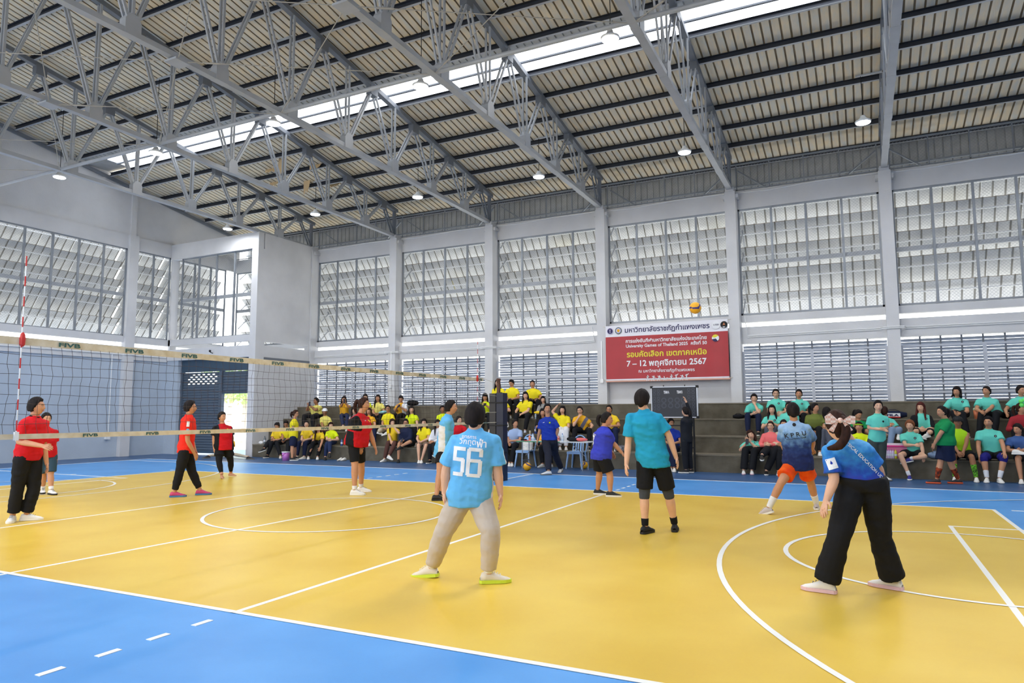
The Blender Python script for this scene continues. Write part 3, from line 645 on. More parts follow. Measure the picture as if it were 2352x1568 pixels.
def make_head(body, hc, R, S, root, hair, hcol, near, extras, skin):
    n, m = (44, 30) if near else (30, 22)
    pts, P = head_pts(n, m, S); T = lambda q: hc + R @ Vector(q)
    body.add([T(p) for p in pts], grid_faces(n, m))
    for s in (-1, 1): body.ball(T((s * .076 * S, -.008 * S, -.01 * S)), (.012 * S, .02 * S, .032 * S), 10, R=R)
    # eyes, brows, mouth
    b = MB()
    for s in (-1, 1):
        b.ball(T((s * .031 * S, .0845 * S, .008 * S)), (.0130 * S, .006 * S, .0048 * S), 10, 0, R); b.ball(T((s * .031 * S, .0885 * S, .008 * S)), (.0066 * S, .0035 * S, .0052 * S), 8, 1, R)
    b.build('eyes', [EYEW, DARK], root, True)
    b = MB()
    for s in (-1, 1): b.tube([T((s * .015 * S, .0955 * S, .027 * S)), T((s * .032 * S, .0915 * S, .031 * S)), T((s * .05 * S, .080 * S, .026 * S))], [.002 * S, .0034 * S, .0018 * S], 5)
    b.build('eyebrows', HAIR['black'], root)
    b = MB(); b.tube([T((-.024 * S, .0835 * S, -.056 * S)), T((-.01 * S, .0945 * S, -.055 * S)), T((.01 * S, .0945 * S, -.055 * S)), T((.024 * S, .0835 * S, -.056 * S))], [.002 * S, .006 * S, .006 * S, .002 * S], 6); b.build('lips', LIP, root, True)
    # hair: a shell that rises from under the scalp
    if hair != 'bald':
        hb = MB(); hp, hP = head_pts(n, m, S); full = .085 if hair in ('crop',) else .16
        zz, yy, xx = hP[:, 2], hP[:, 1], np.abs(hP[:, 0])
        fr_line = .60 if hair in ('crop', 'back', 'bun', 'pony') else .5          # hairline height on the forehead
        back_line = -.6 if hair not in ('long', 'bob') else -.8
        tt = np.clip((yy + .15) / .75, 0, 1); linez = back_line * (1 - tt) + fr_line * tt
        side = np.exp(-((yy - .05) / .35) ** 2) * (xx > .6); linez = np.where((yy > -.3) & (yy < .22) & (xx > .5), np.minimum(linez, (.14 if hair == 'crop' else .05) if hair not in ('long', 'bob') else -.35), linez)
        mk = np.clip((zz - linez) / .16, 0, 1); mk = mk * mk * (3 - 2 * mk)
        rnd = np.array([noise.noise(Vector((p[0] * 5, p[1] * 5, p[2] * 2.5)) + hc) for p in hP])
        th = extras.get('thick', .020 if hair == 'crop' else (.017 if hair in ('back', 'bun', 'pony') else .024))
        off = -.006 + mk * (th * (1 + .35 * np.clip(zz, 0, 1)) + .006 + .006 * rnd)
        base = np.stack([hP[:, 0] * .074, hP[:, 1] * .096 - .002, hP[:, 2] * .116], 1) * S
        base[:, 0] *= (1 - .2 * np.clip(-hP[:, 2], 0, 1) ** 1.8)
        hq = base + hP * (off * S)[:, None]; hb.add([T(p) for p in hq], grid_faces(n, m))
        dn = V(0, 0, -1); bk = R @ V(0, -1, 0); bk.z = 0; bk = bk.normalized() if bk.length > .01 else V(0, 1, 0); sd = dn.cross(bk); L_ = extras.get('hairlen', .34)
        if hair in ('long', 'bob'):
            if hair == 'bob': L_ = extras.get('hairlen', .17)
            up0 = T((0, -.03 * S, .03 * S))
            loft(hb, [(up0, sd, bk, .082 * S, .075 * S), (T((0, -.035 * S, -.05 * S)), sd, bk, .088 * S, .072 * S), (T((0, -.05 * S, -.10 * S)) + dn * .02, sd, bk, .09 * S, .05 * S), (T((0, -.06 * S, -.1 * S)) + dn * (L_ * .6), sd, bk, .085 * S, .035 * S), (T((0, -.06 * S, -.1 * S)) + dn * L_, sd, bk, .05 * S, .02 * S)], 14)
            for s in (-1, 1):
                p0 = T((s * .074 * S, -.01 * S, .03 * S)); p1 = T((s * .088 * S, .0, -.07 * S)); p2 = p1 + dn * (L_ * .5) + (R @ V(s * .012, .05, 0)); hb.tube([p0, p0.lerp(p1, .5), p1, p1.lerp(p2, .5), p2, p2 + dn * L_ * .35], [.02 * S, .026 * S, .026 * S, .026 * S, .022 * S, .008], 8)
        if hair == 'pony':
            d0 = T((0, -.1 * S, .055 * S)); cv = extras.get('pony', [(0, -.16, .03), (0, -.17, -.08), (0, -.13, -.2)])
            pp_ = [T((0, -.08 * S, .05 * S)), d0] + [T(Vector(p) * S) for p in cv]; rr_ = [.022 * S, .024 * S] + [.036 * S] * (len(cv) - 1) + [.012 * S]; o1, o2 = [], []
            for i in range(len(pp_) - 1):
                a0_, a1_, a2_, a3_ = pp_[max(i - 1, 0)], pp_[i], pp_[i + 1], pp_[min(i + 2, len(pp_) - 1)]
                for u in (0, .25, .5, .75): o1.append(.5 * ((2 * a1_) + (a2_ - a0_) * u + (2 * a0_ - 5 * a1_ + 4 * a2_ - a3_) * u * u + (3 * a1_ - a0_ - 3 * a2_ + a3_) * u ** 3)); o2.append(rr_[i] * (1 - u) + rr_[i + 1] * u)
            hb.tube(o1 + [pp_[-1]], o2 + [rr_[-1]], 12)
        if hair == 'bun': hb.ball(T((0, -.115 * S, .03 * S)), .036 * S, 10)
        hb.build('hair', HAIR[hcol], root, True)
    if extras.get('glasses'):
        b = MB()
        for s in (-1, 1):
            b.tube([T((s * .032 * S + .018 * S * math.cos(a), .098 * S, .006 * S + .015 * S * math.sin(a))) for a in [2 * PI * i / 10 for i in range(11)]], .0018, 4, cap=False); b.tube([T((s * .05 * S, .097 * S, .008 * S)), T((s * .074 * S, .0, .006 * S))], .0018, 4)
        b.tube([T((-.014 * S, .1 * S, .008 * S)), T((.014 * S, .1 * S, .008 * S))], .0018, 4); b.build('glasses', DARK, root)
    if extras.get('cap'):
        b = MB(); b.lathe(T((0, -.005 * S, .03 * S)), [(.104 * S, 0), (.102 * S, .04 * S), (.08 * S, .085 * S), (.04 * S, .108 * S), (0, .114 * S)], 18, axis=R)
        b.poly([T((x_ * S, y_ * S, .035 * S)) for x_, y_ in ((-.07, .06), (.07, .06), (.06, .14), (.03, .165), (-.03, .165), (-.06, .14))], R @ V(0, 0, .008)); b.build('cap', extras['cap'], root, False)
    if extras.get('headband'): 
        b = MB(); b.tube([T((.083 * S * math.cos(a), .102 * S * math.sin(a), .052 * S)) for a in [2 * PI * i / 16 for i in range(17)]], .012, 6, cap=False); b.build('headband', extras['headband'], root)
    if extras.get('mask'):
        b = MB(); b.ball(T((0, .07 * S, -.05 * S)), (.05 * S, .042 * S, .04 * S), 12, R=R); b.build('face_mask', extras['mask'], root, True)

def hand_geo(core, fing, w_, d, n_, S, curl=.5, thumb=1, nseg=6):
    """palm into core, five fingers into fing. w_ wrist, d direction of the hand, n_ palm normal (fingers curl towards it)"""
    d = d.normalized(); n_ = (n_ - d * n_.dot(d)); n_ = n_.normalized() if n_.length > 1e-3 else V(0, 0, 1).cross(d).normalized(); a = d.cross(n_)
    Rm = Matrix((a, d, n_)).transposed()
    core.ball(w_ + d * .048 * S, (.041 * S, .055 * S, .017 * S), 10, R=Rm); core.tube([w_ - d * .03 * S, w_ + d * .03 * S], [.028 * S, .027 * S], 8)
    for i, (ln, off) in enumerate(((.068, -.030), (.078, -.010), (.072, .011), (.056, .030))):
        p = w_ + d * (.085 - abs(off) * .25) * S + a * off * S; q = [p - d * .02 * S]; dd = d.copy(); r = [.0105 * S]
        for j in range(3):
            ang = curl * (.35 + .25 * j) + .06 * i; dd = (d * math.cos(ang) + n_ * math.sin(ang) + a * off * 1.2).normalized() if j == 0 else (dd * math.cos(curl * .45) + n_ * math.sin(curl * .45)).normalized()
            p = p + dd * ln * S * (.42, .33, .25)[j]; q.append(p.copy()); r.append((.0095, .0085, .0065)[j] * S)
        fing.tube(q, r, nseg)
    t0 = w_ + d * .025 * S + a * thumb * -.026 * S; t1 = t0 + (d * .6 - a * thumb * .75 + n_ * .25).normalized() * .038 * S; t2 = t1 + (d * .9 - a * thumb * .2 + n_ * .35).normalized() * .03 * S
    fing.tube([t0, t1, t2], [.013 * S, .0105 * S, .007 * S], nseg)

def shoe_geo(root, g, toe, S, up_m, sole_m, near, pitch=0, barefoot=None):
    """g = ground point under the ankle, toe = direction"""
    toe = Vector((toe.x, toe.y, 0)).normalized(); sd = Vector((toe.y, -toe.x, 0)); U = V(0, 0, 1)
    if pitch: toe = (toe * math.cos(pitch) - U * math.sin(pitch)); U = sd.cross(toe).normalized()
    k = S
    prof = [(-.075, .022, .05, .045), (-.06, .034, .09, .05), (-.02, .037, .105, .055), (.03, .038, .10, .052), (.08, .044, .075, .04), (.13, .046, .055, .03), (.17, .038, .045, .026), (.195, .016, .032, .018)]
    if barefoot is not None: prof = [(t * .9, w_ * .9, h * .85, q) for t, w_, h, q in prof]
    b = MB(); n = 14; o = 0
    for t, w_, h, q in prof:
        for i in range(n):
            a = 2 * PI * i / n; x = math.cos(a); z = math.sin(a); zz = h * .5 + z * h * .5 if z > 0 else h * .5 + z * (h * .5 - .012)
            b.v.append(tuple(g + toe * t * k + sd * x * w_ * k + U * zz * k))
    for i in range(len(prof) - 1):
        for j in range(n): b.f.append((i * n + j, i * n + (j + 1) % n, (i + 1) * n + (j + 1) % n, (i + 1) * n + j)); b.m.append(0)
    b.f.append(tuple(range(n))); b.m.append(0); b.f.append(tuple((len(prof) - 1) * n + j for j in range(n))); b.m.append(0)
    if barefoot is not None: b.build('foot', barefoot, root, True); return
    def sole(bb, mi):
        out = [(-.08, .02), (-.065, .037), (-.02, .041), (.05, .043), (.1, .05), (.15, .047), (.19, .03), (.205, .008)]
        pts = [g + toe * t * k + sd * w_ * k for t, w_ in out] + [g + toe * t * k - sd * w_ * k for t, w_ in out[::-1]]
        bb.poly([p + U * .001 for p in pts], U * .028 * k, mi)
    if near:
        q = b.build('shoe', up_m, root, True); lb = MB()
        for i in range(4): t = .03 + i * .024; lb.tube([g + toe * t * k - sd * .022 * k + U * (.104 - i * .012) * k, g + toe * (t + .004) * k + U * (.112 - i * .012) * k, g + toe * t * k + sd * .022 * k + U * (.104 - i * .012) * k], .003, 4)
        lb.build('laces', SHOE['white'] if up_m != SHOE['white'] else SOLE['grey'], q)
        s_ = MB(); sole(s_, 0); s_.build('sole', sole_m, q, fix=True)
    else: sole(b, 1); b.build('shoe', [up_m, sole_m], root, True)

def person(label, J, sp, group=None, near=False):
    """J: joints (Vector): head, neck, pelvis, sh/el/wr/hip/kn/an each {a,b}; sp: clothes and build"""
    S = sp.get('s', 1.0); w_ = sp.get('w', 1.0); skin = SKIN[sp.get('skin', 0)]; f = J['fwd']; side = J['side']
    base = J.get('base') or V((J['an']['a'].x + J['an']['b'].x) / 2, (J['an']['a'].y + J['an']['b'].y) / 2, J['floor'])
    root = thing('person', base, label, 'person', group)
    nk, pv = J['neck'], J['pelvis']; up_ = (nk - pv).normalized(); L = (nk - pv).length
    sdir = (J['sh']['b'] - J['sh']['a']); shw = sdir.length / 2; sdir.normalize(); hdir = (J['hip']['b'] - J['hip']['a']).normalized()
    def ring(t, wd, dp, bend=0):
        c = pv.lerp(nk, t) + f * bend; s_ = hdir.lerp(sdir, min(1, max(0, t * 1.1))).normalized(); ff = up_.cross(s_).normalized()
        if ff.dot(f) < 0: ff = -ff
        return (c, s_, ff, wd, dp)
    wt = w_
    def torso(b, g, bot=-.08, top=1.0, hem=1.0):
        r = [ring(bot, (.150 * wt + g) * S * hem, (.115 * wt + g) * S * hem), ring(.05, (.163 * wt + g) * S, (.120 * wt + g) * S), ring(.3, (.145 * wt + g) * S, (.108 * wt + g) * S, .008 * wt), ring(.55, (.155 * wt + g) * S, (.115 * wt + g) * S, .01), ring(.76, (.165 * (.6 + .4 * wt) + g) * S, (.112 * wt + g) * S), ring(.87, (.150 + g) * S, (.094 + g) * S), ring(.94, (.112 + g) * S, (.074 + g) * S), ring(.995, (.066 + g * .5) * S, (.056 + g * .5) * S), ring(1.04, (.052 + g * .4) * S, (.05 + g * .4) * S)]
        loft(b, r[:] if top >= 1 else r, 20)
    # ---- skin: head, neck, arms, exposed legs, one continuous surface
    core = MB(); fing = MB(); hc = J['head']; R = J['R']
    chin = hc + R @ V(0, -.015 * S, -.07 * S)
    core.tube([nk - up_ * .06 * S, nk + up_ * .01, chin], [.075 * S, .056 * S * (.8 + .2 * w_), .052 * S * (.8 + .2 * w_)], 12)
    core.tube([pv, pv.lerp(nk, .5), nk - up_ * .05], [.09 * S, .08 * S, .09 * S], 10)
    core.tube([J['sh']['a'], nk - up_ * .075 * S, J['sh']['b']], [.04 * S, .045 * S, .04 * S], 10)
    aw = .75 + .25 * w_ if w_ > 1 else w_
    for k in 'ab':
        sh, el, wr = J['sh'][k], J['el'][k], J['wr'][k]
        core.tube([sh, sh.lerp(el, .45), el], [.052 * S * aw, .049 * S * aw, .041 * S * aw], 10); core.ball(el, .041 * S * aw, 10)
        core.tube([el, el.lerp(wr, .3), wr], [.041 * S * aw, .043 * S * aw, .028 * S], 10)
        d = J.get('hd', {}).get(k) or (wr - el).normalized(); nn = J.get('hn', {}).get(k)
        if nn is None: nn = (pv - wr); nn = nn - d * nn.dot(d)
        hand_geo(core, fing, wr, d, nn, S, sp.get('curl', .6), -1 if k == 'a' else 1, 6 if near else 5)
        core.tube([pv, J['hip'][k]], .07 * S, 8)
        hp, kn, an = J['hip'][k], J['kn'][k], J['an'][k]
        lw = .8 + .2 * w_ if w_ > 1 else w_
        if sp.get('legs', 1):
            core.tube([hp, hp.lerp(kn, .5), kn], [.082 * S * lw, .075 * S * lw, .056 * S * lw], 12); core.ball(kn, .056 * S * lw, 10)
            core.tube([kn, kn.lerp(an, .28), kn.lerp(an, .7), an], [.055 * S * lw, .059 * S * lw, .042 * S * lw, .036 * S], 12)
        else: core.tube([hp, kn, an], [.05 * S, .045 * S, .034 * S], 8)
    sk = grow(core, 'body', [skin], root, .0072 if near else .0115, 2, None, fing)
    make_head(core, hc, R, S, root, sp.get('hair', 'crop'), sp.get('hcol', 'black'), near, sp, skin)
    # ---- shirt
    vx = .0095 if near else .0155
    g = sp.get('loose', .018); b = MB(); torso(b, g, sp.get('hem', -.10), 1, 1.02)
    sl = sp.get('sleeve', .62)
    if sl:
        for k in 'ab': b.ball(J['sh'][k], (.062 * aw + g * .3) * S, 12)
        for k in 'ab': b.tube([nk - up_ * .035 * S, nk.lerp(J['sh'][k], .55) - up_ * .012 * S, J['sh'][k] + up_ * .008 * S], [.046 * S, (.05 + g * .3) * S, (.054 + g * .2) * S], 12)
        for k in 'ab':
            sh, el, wr = J['sh'][k], J['el'][k], J['wr'][k]
            if sl <= 1: e = sh.lerp(el, sl); b.tube([sh, sh.lerp(e, .5), e], [.066 * S * aw, (.068 + g * .3) * S * aw, (.066 + g * .7) * S * aw], 12)
            else: e = el.lerp(wr, min(.93, sl - 1)); b.tube([sh, sh.lerp(el, .5), el], [.064 * S * aw, .062 * S * aw, .056 * S * aw], 12); b.ball(el, .056 * S * aw, 10); b.tube([el, e], [.056 * S * aw, .042 * S], 12)
    sm = sp['shirt']; sm = sm if isinstance(sm, list) else [sm]
    shq = grow(b, sp.get('shirt_name', 'shirt'), sm, root, vx, 3, sp.get('paint') and (lambda p, J=J: sp['paint'](p, J)), fold=(.011 if near else 0), seed=len(QUEUE))
    if sp.get('collar'):
        cb_ = MB(); sA, fA = sdir, f; c0 = nk + up_ * .012
        cb_.tube([c0 + sA * (.062 * S * math.cos(a)) + fA * (.058 * S * math.sin(a)) - up_ * (.022 * max(0, math.sin(a))) for a in [2 * PI * i / 14 for i in range(15)]], .013 * S, 6, cap=False); cb_.build('collar', sp['collar'], root, True)
    # ---- trousers, shorts, socks
    def legs_g(gr, t_end, name, m, g0=.016, g1=.016, pel=True, flare=0, key='ab', st=0, parent=root, paint=None):
        b = MB()
        tucked = sp.get('hem', -.1) > -.05; gp = g0 + .012 if tucked else min(g0, sp.get('loose', .018) - .012)
        if pel:
            loft(b, [ring(-.16, (.135 * wt + gp) * S, (.105 * wt + gp) * S), ring(-.05, (.150 * wt + gp) * S, (.114 * wt + gp) * S), ring(.05, (.158 * wt + gp) * S, (.116 * wt + gp) * S), ring(.14 if tucked else .06, (.150 * wt + gp) * S, (.110 * wt + gp) * S)], 18)
        for k in key:
            hp, kn, an = J['hip'][k], J['kn'][k], J['an'][k]; lw = .8 + .2 * w_ if w_ > 1 else w_
            if pel: b.tube([pv - up_ * .03, hp], .08 * S, 8); b.ball(hp, (.088 * lw + g0) * S, 12)
            if t_end <= 1:
                e = hp.lerp(kn, t_end); b.tube([hp.lerp(kn, st), hp.lerp(e, .5), e], [(.088 * lw + g0) * S, (.082 * lw + g0) * S, (.07 * lw + g1 + flare) * S], 14)
            else:
                e = kn.lerp(an, t_end - 1)
                if st < 1: b.tube([hp.lerp(kn, st), hp.lerp(kn, .5), kn], [(.088 * lw + g0) * S, (.079 * lw + g0) * S, (.060 * lw + g0) * S], 14); b.ball(kn, (.060 * lw + g0) * S, 10); s0 = kn
                if st >= 1:
                    rr = lambda u: (float(np.interp(u, [0, .28, .7, 1], [.055 * lw, .059 * lw, .042 * lw, .036])) + g0) * S
                    us = [st - 1 + (t_end - st) * i / 4 for i in range(5)]; b.tube([kn.lerp(an, u) for u in us], [rr(u) for u in us], 14)
                else: b.tube([s0, s0.lerp(e, .4), e], [(.058 * lw + g0) * S, (.06 * lw + g0 + flare * .3) * S, (.04 + g1 + flare) * S], 14)
        return grow(b, name, m if isinstance(m, list) else [m], parent, vx, 3, paint, fold=(gr if near else 0), seed=len(QUEUE) + 5)
    bt, bm_, *rest = sp['bottom']; ex = rest[0] if rest else {}
    if bt == 'pants': legs_g(.007, ex.get('end', 1.93), 'trousers', bm_, ex.get('g', .016), ex.get('g1', .02), flare=ex.get('flare', .0))
    if bt == 'shorts': legs_g(.004, ex.get('end', .72), 'shorts', bm_, ex.get('g', .018), ex.get('g1', .02), flare=ex.get('flare', .012))
    for nm, m_, s0, s1, gg in sp.get('layers', []):
        for k in 'ab': legs_g(.001, s1, nm, m_, gg, gg * .6, pel=False, st=s0, key=k)
    if sp.get('socks'):
        for k in 'ab': legs_g(0, 1.98, 'sock', sp['socks'][0], .006, .006, pel=False, st=sp['socks'][1], key=k)
    # ---- shoes
    for k in 'ab':
        g0 = J['ft'][k]; 
        if sp.get('barefoot'): shoe_geo(root, g0, J['toe'][k], S, None, None, near, barefoot=skin)
        else:
            sh_ = sp.get('shoes', ('white', 'white')); shoe_geo(root, g0, J['toe'][k], S, SHOE[sh_[0]], SOLE[sh_[1]], near, J.get('tp', {}).get(k, 0))
    root['_'] = 1; del root['_']
    return dict(root=root, shirt=shq, J=J, body=sk)

def ang(P, deg, flat=True):
    """direction at P: 0 = towards the camera, 90 = to the picture's right, 180 = away"""
    f, r = view_frame(P); a = math.radians(deg); return -f * math.cos(a) + r * math.sin(a)
def headR(P, deg, pitch=0, roll=0):
    f = ang(P, deg); s = f.cross(V(0, 0, 1)).normalized(); p = math.radians(pitch); f2 = f * math.cos(p) + V(0, 0, 1) * math.sin(p); u2 = s.cross(f2).normalized()
    Rm = Matrix((s, f2, u2)).transposed(); return Rm @ Matrix.Rotation(math.radians(roll), 3, 'Y')
def bside(P, ba):
    a = ba if abs(ba) <= 90 else (ba - 180 if ba > 0 else ba + 180); f, r = view_frame(P); a = math.radians(a); return r * math.cos(a) + f * math.sin(a)
def ik(a, c, l1, l2, pole):
    d = c - a; L = d.length; L2 = min(L, (l1 + l2) * .995); dn = d.normalized(); x = (l1 * l1 - l2 * l2 + L2 * L2) / (2 * L2); h = math.sqrt(max(0, l1 * l1 - x * x)); p = pole - dn * pole.dot(dn); p = p.normalized() if p.length > 1e-3 else V(0, 0, -1)
    return a + dn * x * (L / L2) + p * h

def stander(label, head, neck, pelvis, el, wr, kn, ft, toe, fa, ba, sp, dd=None, shx=.17, pitch=0, roll=0, tilt=0, group=None, near=True, lean=0, floorz=0, an=None, tp=None, hd=None, hn=None):
    """a standing figure from picture positions; every joint may add a depth offset in metres as a third number"""
    S = sp.get('s', 1.0)
    fp = {k: at(ft[k][0], ft[k][1], z=floorz) for k in 'ab'}
    D = sum((fp[k] - CAMP).dot(fw) for k in 'ab') / 2 + sp.get('dd', 0)
    P = lambda q: ray_at(q[0], q[1], D + (q[2] if len(q) > 2 else 0))
    nk, pv, hc = P(neck), P(pelvis), P(head)
    sd = bside(pv, ba); f = ang(pv, ba); w_ = sp.get('w', 1)
    tl = math.radians(tilt); sds = (sd * math.cos(tl) + V(0, 0, 1) * math.sin(tl))
    sw = (shx - .012) * S * (.85 + .15 * w_); J = dict(head=hc, neck=nk, pelvis=pv, fwd=f, side=sd, R=headR(hc, fa, pitch, roll), floor=floorz)
    d0 = V(0, 0, -1) * .105 * S
    J['sh'] = {'a': nk + d0 - sds * sw, 'b': nk + d0 + sds * sw}; J['hip'] = {'a': pv - sd * .085 * S * (.7 + .3 * w_) + V(0, 0, -.05 * S), 'b': pv + sd * .085 * S * (.7 + .3 * w_) + V(0, 0, -.05 * S)}
    def dep(k, q, joint):   # limb joints without a depth take their side's depth
        if len(q) > 2: return P(q)
        ref = J['sh'][k] if joint == 'arm' else J['hip'][k]; return ray_at(q[0], q[1], (ref - CAMP).dot(fw))
    J['el'] = {k: dep(k, el[k], 'arm') for k in 'ab'}; J['wr'] = {k: dep(k, wr[k], 'arm') for k in 'ab'}
    J['ft'] = {k: fp[k] + (V(0, 0, ft[k][2]) if len(ft[k]) > 2 else V(0, 0, .006)) for k in 'ab'}
    J['an'] = {k: J['ft'][k] + V(0, 0, .085 * S) for k in 'ab'}
    J['kn'] = {}
    for k in 'ab':
        q = kn[k]; Dk = ((J['hip'][k] - CAMP).dot(fw) + (J['an'][k] - CAMP).dot(fw)) / 2 + (q[2] if len(q) > 2 else 0); J['kn'][k] = ray_at(q[0], q[1], Dk)
    J['toe'] = {k: ang(fp[k], toe[k]) for k in 'ab'}
    if tp: J['tp'] = tp
    if hd: J['hd'] = hd
    if hn: J['hn'] = hn
    return person(label, J, sp, group, near)

def sitter(label, t, head, hipx, knees, feet, hands, fa, sp, pitch=0, roll=0, group=None, hdep=None, lean=.0, ba=None, toe=(0, 0), rais=(0, 0), y0=None, seat=None, handy=None, base=None):
    """a seated figure on tier t (1..4), facing the court; hipx, knees and feet as picture positions on known planes"""
    S = sp.get('s', .96); Y, Z = TIER[t - 1] if t else (0, 0)
    if y0 is not None: Y = y0
    if seat is not None: Z = seat
    zf = TIER[t - 2][1] if t >= 2 else 0
    yh = Y + .2; pv = at(hipx, 950, y=yh); pv.z = Z + .13 * S
    hy = Y + .12 - lean; hc = at(head[0], head[1], y=hy); w_ = sp.get('w', 1)
    # keep the trunk's length natural
    nk = hc + V(0, .03 + .03 * lean, -.145 * S)
    f = (V(0, -1, 0) if ba is None else ang(pv, ba)); sd = f.cross(V(0, 0, 1)); sd = -sd if sd.dot(CAMR) < 0 else sd
    J = dict(head=hc, neck=nk, pelvis=pv, fwd=f, side=sd, R=headR(hc, fa, pitch, roll), floor=zf)
    sw = .165 * S * (.85 + .15 * w_); J['sh'] = {'a': nk - sd * sw + V(0, 0, -.095), 'b': nk + sd * sw + V(0, 0, -.095)}
    J['hip'] = {'a': pv - sd * .085 * S, 'b': pv + sd * .085 * S}
    J['kn'], J['an'], J['ft'], J['toe'], J['el'], J['wr'], J['tp'] = {}, {}, {}, {}, {}, {}, {}
    for i, k in enumerate('ab'):
        q = knees[i]; kp = at(q[0], q[1], y=Y - .22) if len(q) == 2 else at(q[0], q[1], y=Y + q[2])
        dv = kp - J['hip'][k]; kp = J['hip'][k] + dv.normalized() * min(max(dv.length, .38 * S), .47 * S); kp.z = max(kp.z, Z + .07)
        J['kn'][k] = kp; q = feet[i]; yf = Y - .30 if len(q) == 2 else Y + q[2]
        fp = at(q[0], q[1], y=yf)
        if not rais[i]: fp.z = zf + .006
        else: fp.z = max(fp.z - .05, zf + .02)
        dv = fp + V(0, 0, .085 * S) - kp
        J['ft'][k] = fp; J['an'][k] = fp + V(0, 0, .085 * S); J['toe'][k] = ang(fp, toe[i]); J['tp'][k] = .25 if rais[i] else 0
        q = hands[i]; hyy = Y - .12 if len(q) == 2 else Y + q[2]; wp = at(q[0], q[1], y=hyy); dv = wp - J['sh'][k]
        if dv.length > .52 * S: wp = J['sh'][k] + dv.normalized() * .52 * S
        J['wr'][k] = wp; J['el'][k] = ik(J['sh'][k], wp, .27 * S, .25 * S, (sd * (-.8 if k == 'a' else .8) + V(0, .25, -.9)))
    J['base'] = V(pv.x, pv.y, Z)
    return person(label, J, sp, group, False)

# ------------------------------------------------------------------ people on the court
def local(J, p):  # (across, forward, up fraction) in the body's frame
    d = p - J['pelvis']; u = (J['neck'] - J['pelvis']); return d.dot(J['side']), d.dot(J['fwd']), d.dot(u) / u.length_squared
skyp = grad('sky_to_navy_jersey', [(.0, (30, 42, 92)), (.22, (44, 66, 124)), (.45, (104, 146, 200)), (.62, (150, 186, 226)), (1, (168, 200, 234))], .82, 1.5)
bowp = grad('blue_to_purple_jersey', [(.0, (72, 60, 156)), (.2, (40, 76, 178)), (.5, (52, 132, 210)), (.75, (96, 178, 234)), (1, (110, 190, 240))], .86, 1.42, 20, .45)
def side_panels(w_, idx):
    def f(p, J):
        a, b, c = local(J, p); return idx if abs(b) < .06 and abs(a) > w_ and c < .72 else 0
    return f
PP = {}
PP['p56'] = stander('player seen from behind in sky blue jersey numbered 56 and light grey sweatpants', (1092, 958), (1091, 988), (1079, 1134), {'a': (1024, 1081), 'b': (1143, 1081)}, {'a': (1021, 1127), 'b': (1149, 1130)}, {'a': (1019, 1222, -.05), 'b': (1127, 1220, -.1)},
    {'a': (990, 1326), 'b': (1122, 1340)}, {'a': -118, 'b': 98}, 152, 176, dict(shirt=[C['sky'], C['white_panel']], w=1.14, hair='crop', skin=0, bottom=('pants', C['sweat'], dict(g=.026, g1=.03, end=1.9)), socks=(C['white'], 1.7), shoes=('cream', 'lime'), loose=.026, sleeve=.8, hem=-.16, paint=side_panels(.14, 1)), shx=.175, tp={'a': .12, 'b': 0})
PP['bow'] = stander('woman seen from behind with checked hair bow, blue and purple jersey, wide black trousers', (1922, 978), (1944, 1008), (1982, 1104), {'a': (1916, 1100, -.05), 'b': (2018, 1078)}, {'a': (1899, 1147, -.12), 'b': (2029, 1128, .05)}, {'a': (1926, 1236, -.08), 'b': (2022, 1233)},
    {'a': (1899, 1362), 'b': (2052, 1354)}, {'a': -105, 'b': -112}, -150, -168, dict(shirt=[bowp], w=1.0, hair='pony', hcol='brown', skin=0, pony=[(-.0, -.13, .0), (-.02, -.15, -.09), (-.08, -.14, -.17), (-.16, -.10, -.19)], bottom=('pants', C['black'], dict(g=.03, g1=.045, flare=.02, end=1.95)), shoes=('white', 'pinkish'), sleeve=.8, hem=-.02, loose=.02), shx=.14, tilt=2, roll=0, pitch=-6)
PP['cyan'] = stander('man seen from behind in turquoise shirt and black shorts with knee sleeves', (1475, 918), (1480, 942), (1499, 1050), {'a': (1443, 1018), 'b': (1536, 1000)}, {'a': (1439, 1064, -.05), 'b': (1552, 1048, -.05)}, {'a': (1480, 1140), 'b': (1537, 1138)},
    {'a': (1482, 1226), 'b': (1550, 1221)}, {'a': 150, 'b': 178}, 158, 178, dict(shirt=[C['cyan']], w=1.12, hair='crop', hcol='black', skin=0, bottom=('shorts', C['black'], dict(end=.78, g=.024)), layers=[('knee_sleeve', C['darkgrey'], .6, 1.12, .004)], socks=(C['black'], 1.72), shoes=('black', 'black'), sleeve=.72, hem=-.18, loose=.024), shx=.178)
PP['kpru'] = stander('player seen from behind lunging in blue fade jersey and orange shorts', (1821, 945), (1824, 968), (1833, 1062), {'a': (1798, 1018, .12), 'b': (1866, 1014, .12)}, {'a': (1803, 1036, .3), 'b': (1866, 1030, .34)}, {'a': (1793, 1110, -.1), 'b': (1862, 1108)},
    {'a': (1766, 1181), 'b': (1876, 1171)}, {'a': -112, 'b': 180}, -160, -176, dict(shirt=[skyp, C['darkgrey']], w=1.18, hair='crop', skin=1, bottom=('shorts', C['orange'], dict(end=.62, g=.03, g1=.04)), socks=(C['white'], 1.55), shoes=('greyred', 'white'), sleeve=.75, hem=-.16, loose=.03), shx=.172, tp={'a': .35, 'b': 0})
